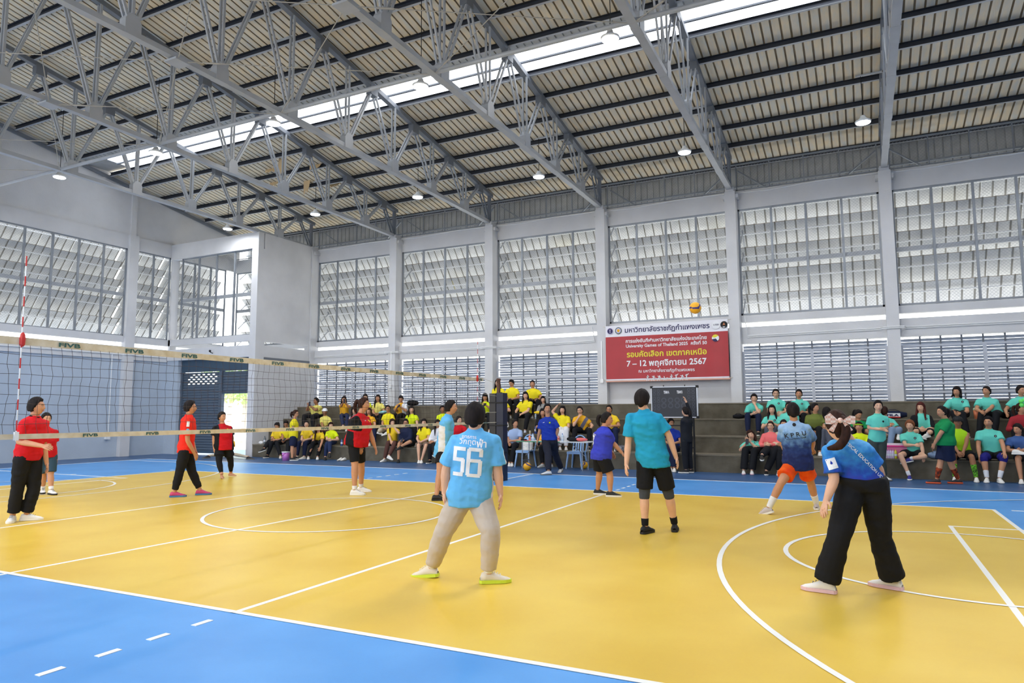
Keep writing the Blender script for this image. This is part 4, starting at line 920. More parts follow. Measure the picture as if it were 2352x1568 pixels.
PP['blue7'] = stander('ponytailed player in royal blue jersey number 7 and black shorts, facing right', (1394, 963), (1388, 981), (1381, 1044), {'a': (1390, 1012), 'b': (1407, 1016, -.03)}, {'a': (1404, 1036), 'b': (1427, 1038, -.05)}, {'a': (1377, 1086), 'b': (1401, 1090)},
    {'a': (1373, 1136), 'b': (1402, 1141)}, {'a': 82, 'b': 82}, 80, 112, dict(shirt=[C['blue7'], C['white_panel']], w=1.3, hair='pony', skin=1, pony=[(0, -.15, .04), (0, -.16, -.05), (0, -.12, -.13)], bottom=('shorts', C['black'], dict(end=.8, g=.03, g1=.03)), shoes=('black', 'white'), sleeve=.72, hem=-.2, loose=.022), pitch=-4)
PP['sky'] = stander('short haired player in sky blue jersey and black shorts, in profile beside number 56', (1036, 936), (1030, 954), (1015, 1036), {'a': (1029, 1003, 0), 'b': (1034, 1000)}, {'a': (1034, 1040, -.02), 'b': (1046, 1036)}, {'a': (1010, 1086), 'b': (1017, 1080)},
    {'a': (1002, 1150), 'b': (1014, 1138)}, {'a': 88, 'b': 80}, 82, 88, dict(shirt=[C['sky'], C['white_panel']], w=1.02, hair='crop', skin=1, bottom=('shorts', C['black'], dict(end=.5, g=.022)), shoes=('black', 'black'), sleeve=.72, hem=-.18, paint=side_panels(.05, 1)))
PP['pony'] = stander('ponytailed woman in red and black jersey and black bike shorts, in profile', (836, 929), (829, 950), (819, 1014), {'a': (815, 993, -.02), 'b': (852, 1000)}, {'a': (826, 1024, -.05), 'b': (861, 1025)}, {'a': (815, 1068), 'b': (830, 1068)},
    {'a': (814, 1137), 'b': (829, 1130)}, {'a': 72, 'b': 70}, 72, 58, dict(shirt=[C['red'], C['black_sleeve']], w=1.5, s=1.02, hair='pony', hcol='brown', skin=1, pony=[(0, -.14, .06), (0, -.17, -.04), (0, -.16, -.14)], bottom=('shorts', C['black'], dict(end=.84, g=.008, g1=.006, flare=0)), socks=(C['white'], 1.82), shoes=('white', 'white'), sleeve=.68, hem=-.14,
    paint=lambda p, J: 1 if (abs(local(J, p)[0]) > .17 and local(J, p)[2] > .45) or (abs(local(J, p)[0]) > .13 and abs(local(J, p)[1]) < .09 and local(J, p)[2] < .4) else 0))
PP['ref'] = stander('referee in royal blue polo and dark trousers walking past the officials table', (1257, 939), (1258, 958), (1262, 1006), {'a': (1240, 989), 'b': (1281, 986)}, {'a': (1235, 1010), 'b': (1276, 1006)}, {'a': (1259, 1044), 'b': (1275, 1042)},
    {'a': (1260, 1091), 'b': (1289, 1084)}, {'a': -72, 'b': -30}, 12, -14, dict(shirt=[C['blue']], w=1.1, hair='crop', skin=1, collar=C['blue'], bottom=('pants', cloth('charcoal_trousers', (40, 42, 54)), dict(g=.024, g1=.03)), shoes=('white', 'grey'), sleeve=.78, hem=-.06, loose=.02), tp={'a': 0, 'b': .5})
PP['red1'] = stander('young man in red jersey with dark collar and black trousers, at the left edge', (84, 934), (80, 957), (65, 1042), {'a': (44, 1014), 'b': (100, 1022)}, {'a': (98, 1024, -.25), 'b': (107, 1062)}, {'a': (41, 1118), 'b': (78, 1121)},
    {'a': (28, 1199), 'b': (60, 1196)}, {'a': -12, 'b': 82}, 68, 42, dict(shirt=[C['red']], w=1.0, hair='crop', skin=1, collar=C['black'], bottom=('pants', C['black'], dict(g=.022, g1=.035, end=1.88)), shoes=('white', 'white'), sleeve=.8, hem=-.12, loose=.024))
PP['red2'] = stander('short haired player in red shirt and dark teal shorts behind the red jersey man', (106, 963), (106, 981), (107, 1042), {'a': (92, 1018), 'b': (125, 1022)}, {'a': (90, 1044), 'b': (129, 1050)}, {'a': (100, 1090), 'b': (116, 1090)},
    {'a': (98, 1133), 'b': (117, 1136)}, {'a': 0, 'b': 25}, 25, 18, dict(shirt=[C['red']], w=1.0, s=.95, hair='crop', skin=1, bottom=('shorts', C['teal_short'], dict(end=.85, g=.022)), socks=(C['white'], 1.75), shoes=('white', 'black'), sleeve=.7, hem=-.12))
PP['boy'] = stander('boy in orange-red jersey and black joggers striding to the right', (437, 936), (434, 955), (426, 1030), {'a': (431, 1012), 'b': (440, 1010)}, {'a': (447, 1042, -.02), 'b': (448, 1034)}, {'a': (413, 1082), 'b': (441, 1082)},
    {'a': (400, 1142), 'b': (459, 1137)}, {'a': 86, 'b': 84}, 86, 80, dict(shirt=[C['orangered']], w=.95, s=1.0, hair='crop', skin=1, bottom=('pants', C['black'], dict(g=.02, g1=.014, end=1.86)), shoes=('pinkblue', 'blue'), sleeve=.7, hem=-.14, loose=.024))
PP['heavy'] = stander('barefoot woman in red and black jersey standing before the bright doorway', (510, 958), (511, 974), (514, 1024), {'a': (492, 1006), 'b': (533, 1006)}, {'a': (492, 1028), 'b': (530, 1027)}, {'a': (503, 1060), 'b': (530, 1060)},
    {'a': (509, 1099), 'b': (530, 1094)}, {'a': 8, 'b': 42}, 40, 16, dict(shirt=[C['red'], C['black_sleeve']], w=1.3, s=1.0, hair='back', skin=1, bottom=('shorts', C['black'], dict(end=.55, g=.02, g1=.03)), layers=[('legging', C['black'], .4, 1.85, .004)], barefoot=True, sleeve=.7, hem=-.16,
    paint=lambda p, J: 1 if abs(local(J, p)[0]) > .15 else 0))
PP['yel'] = stander('ponytailed girl in yellow jersey and navy shorts standing at the bleachers, holding a phone', (679, 950), (676, 963), (674, 1000), {'a': (673, 982), 'b': (677, 982)}, {'a': (688, 982, -.02), 'b': (690, 981)}, {'a': (671, 1028), 'b': (677, 1028)},
    {'a': (671, 1058), 'b': (678, 1055)}, {'a': 80, 'b': 80}, 66, 86, dict(shirt=[C['yellow']], w=1.12, s=.95, hair='pony', hcol='brown', glasses=True, skin=1, pony=[(0, -.14, .04), (0, -.16, -.05), (0, -.12, -.14)], bottom=('shorts', C['navy'], dict(end=.85, g=.03, g1=.02)), shoes=('black', 'white'), sleeve=.6, hem=-.16), near=False)
PP['green'] = stander('woman in green jersey, navy shorts and patterned knee socks walking in front of the bleachers', (2163, 946), (2170, 962), (2172, 1016), {'a': (2158, 995), 'b': (2160, 996)}, {'a': (2146, 1020), 'b': (2147, 1019, -.05)}, {'a': (2160, 1062), 'b': (2183, 1062)},
    {'a': (2152, 1111), 'b': (2202, 1111)}, {'a': -92, 'b': -88}, -52, -72, dict(shirt=[C['green']], w=1.42, s=.97, hair='pony', skin=1, pony=[(0, -.15, .03), (0, -.16, -.06), (0, -.11, -.14)], bottom=('shorts', C['navy'], dict(end=.85, g=.03, g1=.03)), layers=[('knee_sock', C['blacksock'], 1.3, 1.95, .004)], shoes=('darkorange', 'orange'), sleeve=.72, hem=-.12), near=False)
PP['tealman'] = stander('man in mint polo and cargo trousers standing beside the pink storage box', (2017, 933), (2016, 951), (2014, 1008), {'a': (1996, 982), 'b': (2036, 984)}, {'a': (2024, 986, -.2), 'b': (2030, 984, -.2)}, {'a': (2008, 1056), 'b': (2024, 1056)},
    {'a': (2010, 1103), 'b': (2031, 1103)}, {'a': 10, 'b': 45}, 10, 18, dict(shirt=[C['teal']], w=1.0, hair='crop', skin=0, collar=C['teal'], bottom=('pants', C['cargo'], dict(g=.028, g1=.03)), shoes=('white', 'grey'), sleeve=.7, hem=-.1), near=False)
PP['score'] = stander('person in black tracksuit reaching up to the scoreboard, seen from behind', (1574, 945), (1577, 957), (1577, 1008), {'a': (1569, 985, -.02), 'b': (1584, 944, .15)}, {'a': (1567, 1009, -.02), 'b': (1576, 922, .2)}, {'a': (1573, 1046), 'b': (1583, 1046)},
    {'a': (1576, 1087), 'b': (1587, 1086)}, {'a': -95, 'b': -95}, -128, -128, dict(shirt=[C['jacket']], w=.95, s=.93, hair='pony', skin=0, pony=[(0, -.14, .0), (0, -.15, -.08), (0, -.12, -.14)], bottom=('pants', C['jacket'], dict(g=.022, g1=.025)), shoes=('black', 'white'), sleeve=1.92, hem=-.14, loose=.026), near=False)
flush()

# ------------------------------------------------------------------ people on the bleachers
AUD = 'spectators on the bleachers'
BP = ('pants', C['black'], dict(g=.018, g1=.02)); NP = ('pants', C['navy'], dict(g=.018, g1=.02)); JP = ('pants', C['jean'], dict(g=.012, g1=.012))
BS = ('shorts', C['black'], dict(end=.8, g=.024)); POLO = dict(shirt=C['teal'], collar=C['teal'], bottom=BP)
AUDP = []
def S_(label, t, head, hipx, knees, feet, hands, fa, sp, **k):
    d = dict(hair='crop', skin=1, bottom=BP, shoes=('white', 'white'), hem=-.04, s=.96); d.update(sp); r = sitter(label, t, head, hipx, knees, feet, hands, fa, d, **k); AUDP.append(r); return r
# --- yellow shirts by the corner room
S_('woman in yellow top sitting lowest at the corner, leg crossed, looking down', 1, (636, 978), 641, ((618, 1014), (624, 1022)), ((606, 1032, -.5), (614, 1052)), ((626, 1012), (632, 1010)), -22, dict(shirt=C['gold'], hair='pony', bottom=BP, shoes=('black', 'white')), pitch=-28, rais=(1, 0), toe=(-60, -40))
S_('person in yellow shirt looking down at a phone between the two girls', 1, (657, 973), 659, ((636, 1020), (662, 1020)), ((644, 1051), (660, 1052)), ((650, 1010), (656, 1010)), -5, dict(shirt=C['yellow'], skin=2, shoes=('cream', 'white')), pitch=-30)
S_('young man in yellow shirt behind the pink bucket, face turned up', 1, (704, 975), 708, ((686, 1018), (701, 1018)), ((682, 1053), (698, 1054)), ((693, 1016), (702, 1010)), -8, dict(shirt=C['gold'], skin=0, hair='crop', bottom=NP, shoes=('cream', 'white')), pitch=8, toe=(-10, -55))
S_('woman with very long dark hair and yellow top, forearms on her knees', 1, (731, 983), 733, ((717, 1026), (738, 1026)), ((708, 1055), (729, 1055)), ((714, 1029, -.25), (735, 1028, -.25)), -5, dict(shirt=C['gold'], hair='long', hcol='brown', hairlen=.42, skin=1, shoes=('white', 'white')), pitch=-14, lean=.12)
S_('masked person in neon shirt and jeans with crossed leg', 1, (760, 978), 764, ((750, 1022), (757, 1018)), ((747, 1055), (757, 1043, -.45)), ((755, 1008), (762, 1010)), 5, dict(shirt=C['neon'], hair='bob', hcol='brown', hairlen=.05, skin=0, mask=C['teal'], bottom=JP, shoes=('black', 'black')), rais=(0, 1))
S_('heavy man in yellow shirt on the third tier turned to the left with a phone', 3, (726, 921), 728, ((700, 955, -.1), (718, 957)), ((697, 985), (719, 985)), ((709, 930, -.2), (712, 931, -.2)), -58, dict(shirt=C['pale'], w=1.4, skin=2, s=1.0), ba=-40)
S_('woman in white visor cap and pale yellow shirt', 2, (746, 946), 747, ((740, 985), (756, 985)), ((740, 1018), (757, 1018)), ((742, 983), (750, 983)), 2, dict(shirt=C['pale'], cap=WHITE, hair='bun', skin=2, sleeve=.8, w=1.05, bottom=('pants', C['brown'], dict(g=.015))))
S_('woman in amber top filming with a phone held before her face', 3, (790, 918), 791, ((784, 957), (799, 957)), ((788, 980, -.4), (796, 984)), ((788, 925, -.2), (793, 924, -.2)), 0, dict(shirt=C['amber'], hair='long', hairlen=.22, skin=1, bottom=JP, sleeve=.55), toe=(-40, 0), rais=(1, 0))
S_('long haired woman in patterned blouse half hidden behind the ponytailed player', 2, (813, 943), 812, ((806, 984), (818, 984)), ((806, 1018), (818, 1018)), ((808, 982), (816, 982)), 20, dict(shirt=C['floral'], hair='long', skin=0, bottom=BP, sleeve=1.8))
S_('spectator in neon yellow shirt behind the ponytailed player', 3, (839, 913), 846, ((840, 957), (852, 957)), ((840, 985), (852, 985)), ((842, 955), (850, 955)), 0, dict(shirt=C['neon'], hair='bob', skin=0))
S_('woman in amber shirt seated just right of the ponytailed player', 2, (847, 945), 853, ((848, 984), (860, 984)), ((848, 1018), (860, 1018)), ((850, 984), (858, 984)), -8, dict(shirt=C['amber'], hair='long', hcol='brown', skin=1, bottom=NP))
S_('long haired woman in pale yellow polo holding a light blue bag', 3, (868, 915), 868, ((861, 956), (874, 956)), ((862, 985), (874, 985)), ((860, 950), (870, 950)), -12, dict(shirt=C['pale'], collar=C['pale'], hair='long', hairlen=.3, skin=1), pitch=4)
S_('woman with glasses and yellow shirt sitting cross-legged in beige trousers', 2, (891, 939), 890, ((873, 988), (905, 988)), ((870, 993, -.2), (890, 994, -.2)), ((880, 978), (891, 980)), 0, dict(shirt=C['yellow'], hair='bun', glasses=True, skin=1, bottom=('pants', C['beige'], dict(g=.02))), rais=(1, 1), toe=(90, -90))
S_('person in white shirt and yellow bib looking down at a phone', 3, (921, 916), 921, ((899, 956, -.05), (914, 958)), ((885, 965, -.2), (908, 984)), ((913, 934, -.15), (919, 934, -.15)), -8, dict(shirt=[C['white'], C['amber']], hair='bun', skin=1, sleeve=.8, loose=.026, paint=lambda p, J: 1 if abs(local(J, p)[0]) < .13 else 0), pitch=-30, rais=(1, 0))
S_('laughing woman with long brown hair, yellow top and brown trousers', 1, (901, 971), 902, ((891, 1017), (906, 1020)), ((883, 1058), (893, 1049, -.45)), ((898, 1013), (905, 981, -.05)), 22, dict(shirt=C['gold'], hair='long', hcol='brown', hairlen=.3, skin=0, bottom=('pants', C['brown'], dict(g=.014))), toe=(-40, 40), rais=(0, 1))
S_('man with glasses and dark navy jacket, bare leg crossed', 1, (932, 971), 939, ((917, 1019), (941, 1014)), ((915, 1059), (921, 1027, -.35)), ((921, 1014), (926, 1012)), -14, dict(shirt=C['navy'], hair='crop', skin=1, glasses=True, w=1.25, sleeve=1.9, bottom=BS, shoes=('black', 'black')), rais=(0, 1), toe=(0, -60))
S_('smiling long haired woman in neon yellow shirt above the navy jacket man', 2, (945, 941), 946, ((938, 984), (954, 984)), ((938, 1018), (954, 1018)), ((934, 985), (958, 985)), 5, dict(shirt=C['neon'], hair='long', hairlen=.2, skin=0, w=1.2))
S_('woman with face paint, yellow top and taupe shorts', 1, (974, 971), 974, ((961, 1022), (979, 1023)), ((962, 1059), (968, 1060)), ((960, 1012), (968, 1014)), -4, dict(shirt=C['yellow'], hair='long', hairlen=.22, skin=0, bottom=('shorts', C['taupe'], dict(end=.95)), shoes=('white', 'white')))
S_('person in white jacket with crossed leg beside the sky blue player', 1, (1005, 973), 999, ((988, 1024), (996, 1024)), ((987, 1064), (997, 1044, -.45)), ((988, 1014), (995, 1014)), 15, dict(shirt=C['white'], hair='long', skin=1, sleeve=1.9, shoes=('black', 'white')), rais=(0, 1), toe=(-30, 30))
S_('dark haired man in neon shirt behind the sky blue player', 2, (1016, 940), 1013, ((1008, 984), (1022, 984)), ((1008, 1018), (1022, 1018)), ((1008, 985), (1018, 985)), 10, dict(shirt=C['neon'], skin=2))
S_('man in red and black jersey leaning forward behind number 56', 1, (1054, 965), 1052, ((1044, 1024), (1060, 1024)), ((1044, 1062), (1060, 1062)), ((1048, 1012), (1058, 1012)), 40, dict(shirt=C['red'], skin=0, w=1.1), lean=.15)
# --- around the net post
S_('woman in neon shirt looking at her phone left of the padded post', 3, (1114, 912), 1116, ((1108, 957), (1124, 957)), ((1108, 988), (1124, 988)), ((1111, 932, -.15), (1117, 931, -.15)), -4, dict(shirt=C['neon'], hair='bob', skin=1, w=1.15), pitch=-25)
S_('long haired woman in bright yellow behind the top of the net post', 4, (1143, 880), 1145, ((1138, 920), (1152, 920)), ((1138, 950), (1152, 950)), ((1140, 917), (1150, 917)), -5, dict(shirt=C['yellow'], hair='long', hairlen=.2, skin=0))
S_('woman with bun on the top tier looking down at her hands', 4, (1175, 880), 1180, ((1171, 921), (1186, 923)), ((1172, 955), (1188, 955)), ((1165, 916), (1178, 916)), -35, dict(shirt=C['yellow'], hair='bun', skin=1, w=1.15), pitch=-22)
S_('woman in yellow and green jersey on the top tier, arm bent on her thigh', 4, (1223, 882), 1226, ((1219, 922), (1236, 922)), ((1222, 955), (1236, 955)), ((1218, 918), (1235, 917)), 0, dict(shirt=C['yellow'], hair='back', skin=1, w=1.3))
S_('woman with straight long hair and folded arms right of the padded post', 3, (1151, 911), 1155, ((1150, 956), (1166, 956)), ((1152, 988), (1165, 974, -.45)), ((1150, 942), (1157, 941)), -2, dict(shirt=C['yellow'], hair='long', hairlen=.3, skin=0), rais=(0, 1))
S_('woman with dark bob and yellow shirt, hand on her lap', 3, (1207, 909), 1207, ((1186, 953), (1212, 956)), ((1183, 985), (1206, 989)), ((1185, 946), (1197, 951)), -4, dict(shirt=C['yellow'], hair='bob', skin=0, w=1.25, shoes=('bluewhite', 'grey')), roll=6)
S_('girl in grey hoodie holding a yellow bag', 3, (1247, 918), 1246, ((1236, 957), (1249, 957)), ((1236, 985), (1249, 985)), ((1238, 950), (1247, 950)), 8, dict(shirt=C['grey'], hair='bob', skin=0, sleeve=1.9, s=.82))
S_('young woman in light blue blouse beside the blue chair', 1, (1183, 973), 1178, ((1160, 1022), (1181, 1024)), ((1170, 1058), (1176, 1060)), ((1169, 1018), (1176, 1012)), 35, dict(shirt=C['uniform'], collar=C['uniform'], hair='back', skin=1))
S_('person in light blue blouse half hidden by the padded post', 1, (1150, 973), 1152, ((1144, 1024), (1158, 1024)), ((1144, 1060), (1158, 1060)), ((1148, 1018), (1156, 1018)), 10, dict(shirt=C['uniform'], hair='back', skin=1))
S_('person peeking out behind the referee', 2, (1246, 948), 1243, ((1240, 985), (1250, 985)), ((1240, 1018), (1250, 1018)), ((1242, 985), (1248, 985)), 10, dict(shirt=C['black'], hair='bob', skin=1))
S_('seated scorer with dark trousers and white shoes behind the referee', 1, (1262, 984), 1262, ((1243, 1028), (1262, 1030)), ((1246, 1070), (1266, 1070)), ((1252, 1008), (1262, 1008)), 0, dict(shirt=C['blue'], skin=1), toe=(-40, -20))
S_('smiling woman in yellow top with one arm raised over her head', 2, (1292, 942), 1294, ((1284, 988), (1300, 988)), ((1286, 1022), (1300, 1022)), ((1280, 932, .1), (1291, 987)), -10, dict(shirt=C['yellow'], hair='bob', hairlen=.1, skin=0, bottom=('pants', C['white'], dict(g=.03))), roll=-6)
S_('man with glasses in amber and grey jersey leaning on his hand', 2, (1332, 943), 1344, ((1320, 988), (1354, 988)), ((1320, 1022), (1353, 1034)), ((1328, 960, -.15), (1357, 983)), -14, dict(shirt=[C['amber'], cloth('slate_grey_panel', (108, 108, 128))], glasses=True, skin=0, w=1.05, shoes=('black', 'white'), paint=lambda p, J: 1 if abs(local(J, p)[0] * .8 - (local(J, p)[2] - .45) * .3) < .055 and abs(local(J, p)[0]) < .17 else 0), lean=.12, roll=10)
S_('woman with glasses and yellow jersey on the second tier right of the leaning man', 2, (1399, 940), 1406, ((1388, 988), (1414, 988)), ((1388, 1022), (1414, 1022)), ((1398, 978), (1408, 978)), -14, dict(shirt=C['gold'], collar=C['amber'], hair='back', glasses=True, skin=1, w=1.2, bottom=NP))
S_('seated child in blue behind the man in turquoise', 1, (1541, 972), 1545, ((1537, 1024), (1549, 1026)), ((1541, 1078), (1549, 1078)), ((1538, 1018), (1548, 1018)), 30, dict(shirt=C['blue'], skin=1, bottom=NP))
# --- mint polos on the right
S_('young man in mint polo with chin on his fist', 3, (1732, 915), 1729, ((1717, 955), (1742, 955)), ((1718, 989), (1742, 989)), ((1729, 950, -.2), (1734, 929, -.12)), -2, dict(**POLO | dict(bottom=NP), skin=0, w=1.05, shoes=('black', 'white')), lean=.14, pitch=-8)
S_('person with tinted glasses and mint polo on the upper tier', 3, (1782, 904), 1783, ((1774, 954), (1794, 954)), ((1774, 986), (1794, 986)), ((1778, 952), (1793, 948)), 5, dict(**POLO | dict(bottom=('pants', C['beige'], dict(g=.016))), hair='crop', glasses=True, skin=0, w=1.15))
S_('woman with tied hair and mint polo at the top right of the glasses wearer', 3, (1835, 905), 1835, ((1828, 954), (1846, 954)), ((1828, 986), (1846, 986)), ((1838, 947), (1845, 948)), -6, dict(**POLO, hair='back', skin=1, w=1.05), roll=-5)
S_('long black haired woman in mint polo with folded arms', 2, (1773, 941), 1771, ((1762, 985), (1780, 985)), ((1762, 1018), (1780, 1018)), ((1765, 972), (1776, 972)), -2, dict(**POLO | dict(bottom=('pants', C['greyjean'], dict(g=.014))), hair='long', hairlen=.26, skin=0))
S_('spectator in mint shirt hidden behind the lunging player', 2, (1812, 934), 1805, ((1796, 985), (1812, 985)), ((1796, 1018), (1812, 1018)), ((1800, 976), (1808, 976)), 5, dict(**POLO, hair='back', skin=1, w=1.1))
S_('heavy woman in olive shirt looking to the right', 2, (1872, 937), 1868, ((1860, 985), (1882, 985)), ((1860, 1018), (1882, 1018)), ((1870, 990), (1880, 992)), 55, dict(shirt=C['olive'], hair='pony', skin=1, w=1.5))
S_('long haired woman in mint shirt and grey jeans turned away', 2, (1899, 947), 1898, ((1890, 990), (1906, 990)), ((1886, 1020), (1904, 1020)), ((1882, 985), (1896, 986)), 130, dict(shirt=C['teal'], hair='long', hairlen=.25, skin=1, bottom=('pants', C['greyjean'], dict(g=.014))))
S_('reclining young woman in mint polo looking at her phone, leaning left', 1, (1725, 999), 1735, ((1712, 1033), (1733, 1035)), ((1708, 1082), (1727, 1082)), ((1714, 1018, -.15), (1722, 1014, -.15)), -8, dict(**POLO | dict(bottom=('pants', C['black'], dict(g=.03, g1=.05))), hair='long', hcol='brown', hairlen=.14, skin=0, shoes=('white', 'pinkish')), roll=22)
S_('woman with glasses in coral pink jacket and long black skirt', 1, (1770, 979), 1771, ((1762, 1032), (1782, 1032)), ((1750, 1048, -.55), (1760, 1086)), ((1758, 1022), (1768, 1020)), -12, dict(shirt=C['pink'], collar=C['teal'], hair='back', hcol='brown', glasses=True, skin=0, sleeve=1.92, loose=.03, w=1.1, bottom=('pants', C['black'], dict(g=.035, g1=.04)), shoes=('black', 'white')), rais=(1, 0), pitch=6)
S_('spectator in cream jacket beside the coral pink jacket', 1, (1800, 975), 1796, ((1790, 1032), (1800, 1032)), ((1788, 1084), (1800, 1084)), ((1790, 1020), (1798, 1020)), 0, dict(shirt=C['beige'], hair='back', skin=1, sleeve=1.9))
S_('ponytailed woman in green jersey looking down to her left', 2, (1971, 952), 1967, ((1956, 986), (1976, 986)), ((1956, 1018), (1976, 1018)), ((1962, 982), (1972, 982)), 35, dict(shirt=C['green'], hair='pony', skin=1, w=1.15), pitch=-25)
S_('person in neon shirt with green headband and heavy make-up', 1, (1973, 981), 1971, ((1960, 1032), (1980, 1032)), ((1960, 1086), (1980, 1086)), ((1964, 1022), (1976, 1022)), -10, dict(shirt=C['neon'], hair='crop', headband=C['neonvest'], skin=1), pitch=12)
S_('ponytailed spectator in mint polo and light jeans seen from behind', 2, (2031, 945), 2046, ((2050, 986), (2066, 986)), ((2040, 1018), (2064, 1000, -.2)), ((2040, 978), (2048, 980)), 150, dict(shirt=C['teal'], hair='pony', hcol='brown', skin=1, bottom=('pants', C['ltjean'], dict(g=.014))), rais=(0, 1))
S_('grinning orange haired boy in mint polo with one leg folded', 1, (2090, 978), 2090, ((2068, 1045), (2124, 1048)), ((2089, 1096), (2090, 1056, -.1)), ((2100, 1022, -.2), (2122, 1052, -.15)), -12, dict(**POLO | dict(bottom=('shorts', C['black'], dict(end=.6))), hair='crop', hcol='orange', thick=.03, skin=0, socks=(C['white'], 1.75), shoes=('blue', 'white')), rais=(0, 1), toe=(0, -80))
S_('woman with long auburn hair, black jacket open over mint shirt', 2, (2115, 936), 2120, ((2103, 990), (2137, 992)), ((2106, 1000, -.2), (2130, 1000, -.2)), ((2112, 984), (2126, 986)), -18, dict(shirt=[C['teal'], C['black']], hair='long', hcol='red', hairlen=.26, skin=0, sleeve=1.0, loose=.024, bottom=BS, socks=(C['white'], 1.5), paint=lambda p, J: 1 if abs(local(J, p)[0]) > .12 else 0), rais=(1, 1), toe=(80, -70))
S_('man in black cap and neon green vest between the mint polos', 1, (2200, 970), 2206, ((2190, 1048), (2232, 1050)), ((2193, 1102), (2243, 1103)), ((2203, 1044, -.25), (2211, 1045, -.25)), -8, dict(shirt=C['neonvest'], sleeve=0, hair='crop', cap=BLACK, skin=2, bottom=BS, socks=(C['greensock'], 1.35), shoes=('white', 'white'), w=1.0, s=1.0))
S_('woman with short dark hair and mint polo, wrists crossed on her knees', 3, (2198, 900), 2206, ((2190, 948), (2210, 951)), ((2210, 985), (2222, 988)), ((2184, 946, -.2), (2206, 949, -.25)), -22, dict(**POLO, hair='bob', hairlen=.06, skin=1, w=1.1), lean=.1)
S_('woman with hair tied back in mint polo, looking left, near the orange cup', 3, (2266, 899), 2282, ((2254, 950), (2288, 952)), ((2248, 986), (2284, 988)), ((2253, 945, -.25), (2262, 948, -.2)), -30, dict(**POLO, hair='back', skin=1, w=1.25, shoes=('blue', 'white')), pitch=6)
S_('young man in mint polo with navy knee pads and white shoes', 1, (2270, 970), 2277, ((2260, 1054), (2306, 1054)), ((2267, 1103), (2296, 1103)), ((2250, 1052, -.1), (2308, 1042, -.25)), -12, dict(**POLO | dict(bottom=('shorts', C['black'], dict(end=.6))), skin=1, w=1.2, s=1.02, socks=(C['white'], 1.6), layers=[('knee_pad', C['navypad'], .78, 1.25, .012)], shoes=('white', 'white')), toe=(-5, 15))
S_('person in faded blue T-shirt holding a white shoe at the right edge', 1, (2338, 986), 2350, ((2338, 1054), (2366, 1056)), ((2346, 1108), (2366, 1108)), ((2334, 1034, -.2), (2340, 1036, -.2)), -32, dict(shirt=C['bluegrey'], skin=1, bottom=BS, w=1.1, shoes=('white', 'white')), pitch=-10)
S_('person in mint polo leaning on one hand at the top right corner of the bleachers', 3, (2345, 897), 2338, ((2330, 952), (2350, 952)), ((2330, 986), (2350, 986)), ((2312, 950, -.1), (2348, 952)), 40, dict(**POLO, hair='crop', skin=1))
S_('person in red zip jacket with a neon green hair bow', 2, (2345, 938), 2342, ((2332, 990), (2352, 990)), ((2332, 1020), (2352, 1020)), ((2338, 985), (2350, 985)), 60, dict(shirt=C['maroon'], hair='pony', hcol='brown', skin=1, sleeve=1.9))
# --- somebody stretching on the floor by the doorway
yl = S_('person in yellow shirt sitting on the floor by the doorway with legs spread', 0, (527, 1000), 524, ((500, 1045, -.35), (552, 1045, -.35)), ((478, 1048, -.7), (571, 1046, -.6)), ((536, 1030), (518, 1034)), 0, dict(shirt=C['amber'], bottom=BS, socks=(C['beige'], 1.2), shoes=('black', 'grey'), s=.95), y0=9.0, seat=0, rais=(0, 0), toe=(-70, 70))
flush()

# ------------------------------------------------------------------ print on the clothes
def project(q, v, f, c, n_sign, size, m, name, rot=0, stretch=1, dirv=None, maxe=.03, right=None, off=.0035):
    """lay flat outlines on a garment: c = (metres across, fraction up the trunk), seen from the front (+1) or the back (-1)"""
    J = q.J_; sd = right or J['side']; fwv = dirv or (J['fwd'] * n_sign); up_ = (J['neck'] - J['pelvis']).normalized(); up_ = (up_ - fwv * up_.dot(fwv)).normalized(); sd = up_.cross(fwv); sd = sd if sd.dot(J['side'] if right is None else right) > 0 else -sd
    me = q.obj.data; bvh = BVHTree.FromPolygons([tuple(p.co + q.off) for p in me.vertices], [tuple(p.vertices) for p in me.polygons])
    bm = bmesh.new(); vs = [bm.verts.new((x, y, 0)) for x, y in v]
    for ff in f:
        try: bm.faces.new([vs[i] for i in ff])
        except ValueError: pass
    bmesh.ops.triangulate(bm, faces=bm.faces)
    for _ in range(3):
        es = [e for e in bm.edges if e.calc_length() * size > maxe]
        if not es: break
        bmesh.ops.subdivide_edges(bm, edges=es, cuts=1); bmesh.ops.triangulate(bm, faces=bm.faces)
    C0 = J['pelvis'] + (J['neck'] - J['pelvis']) * c[1] + sd * c[0]; cr_, sr_ = math.cos(rot), math.sin(rot)
    out = []; bm.verts.ensure_lookup_table()
    for w_ in bm.verts:
        x, y = w_.co.x * size, w_.co.y * size * stretch; x, y = x * cr_ - y * sr_, x * sr_ + y * cr_; o = C0 + sd * x + up_ * y + fwv * .6
        h = bvh.ray_cast(o, -fwv, 1.0); out.append((h[0] + fwv * off) if h[0] is not None else C0 + sd * x + up_ * y + fwv * .1)
    b = MB(); b.add(out, [tuple(x.index for x in fc.verts) for fc in bm.faces]); bm.free()
    return b.build(name, m, q.parent)
def centred(key): v, f, w_, h, y0 = TXT[key]; return [(x - w_ / 2, y - y0 - h / 2) for x, y in v], f, w_, h
def disc(n=20, r=1): return [(r * math.cos(2 * PI * i / n), r * math.sin(2 * PI * i / n)) for i in range(n)], [tuple(range(n))]
for r_ in list(PP.values()): r_['shirt'].J_ = r_['J']
PW = mat('white_print', (238, 240, 244), .7); PK = mat('black_print', (20, 20, 24), .7)
q = PP['p56']['shirt']
def strokes(rects): 
    v, f = [], []
    for x0, x1, y0, y1 in rects: o = len(v); v += [(x0, y0), (x1, y0), (x1, y1), (x0, y1)]; f.append((o, o + 1, o + 2, o + 3))
    return v, f
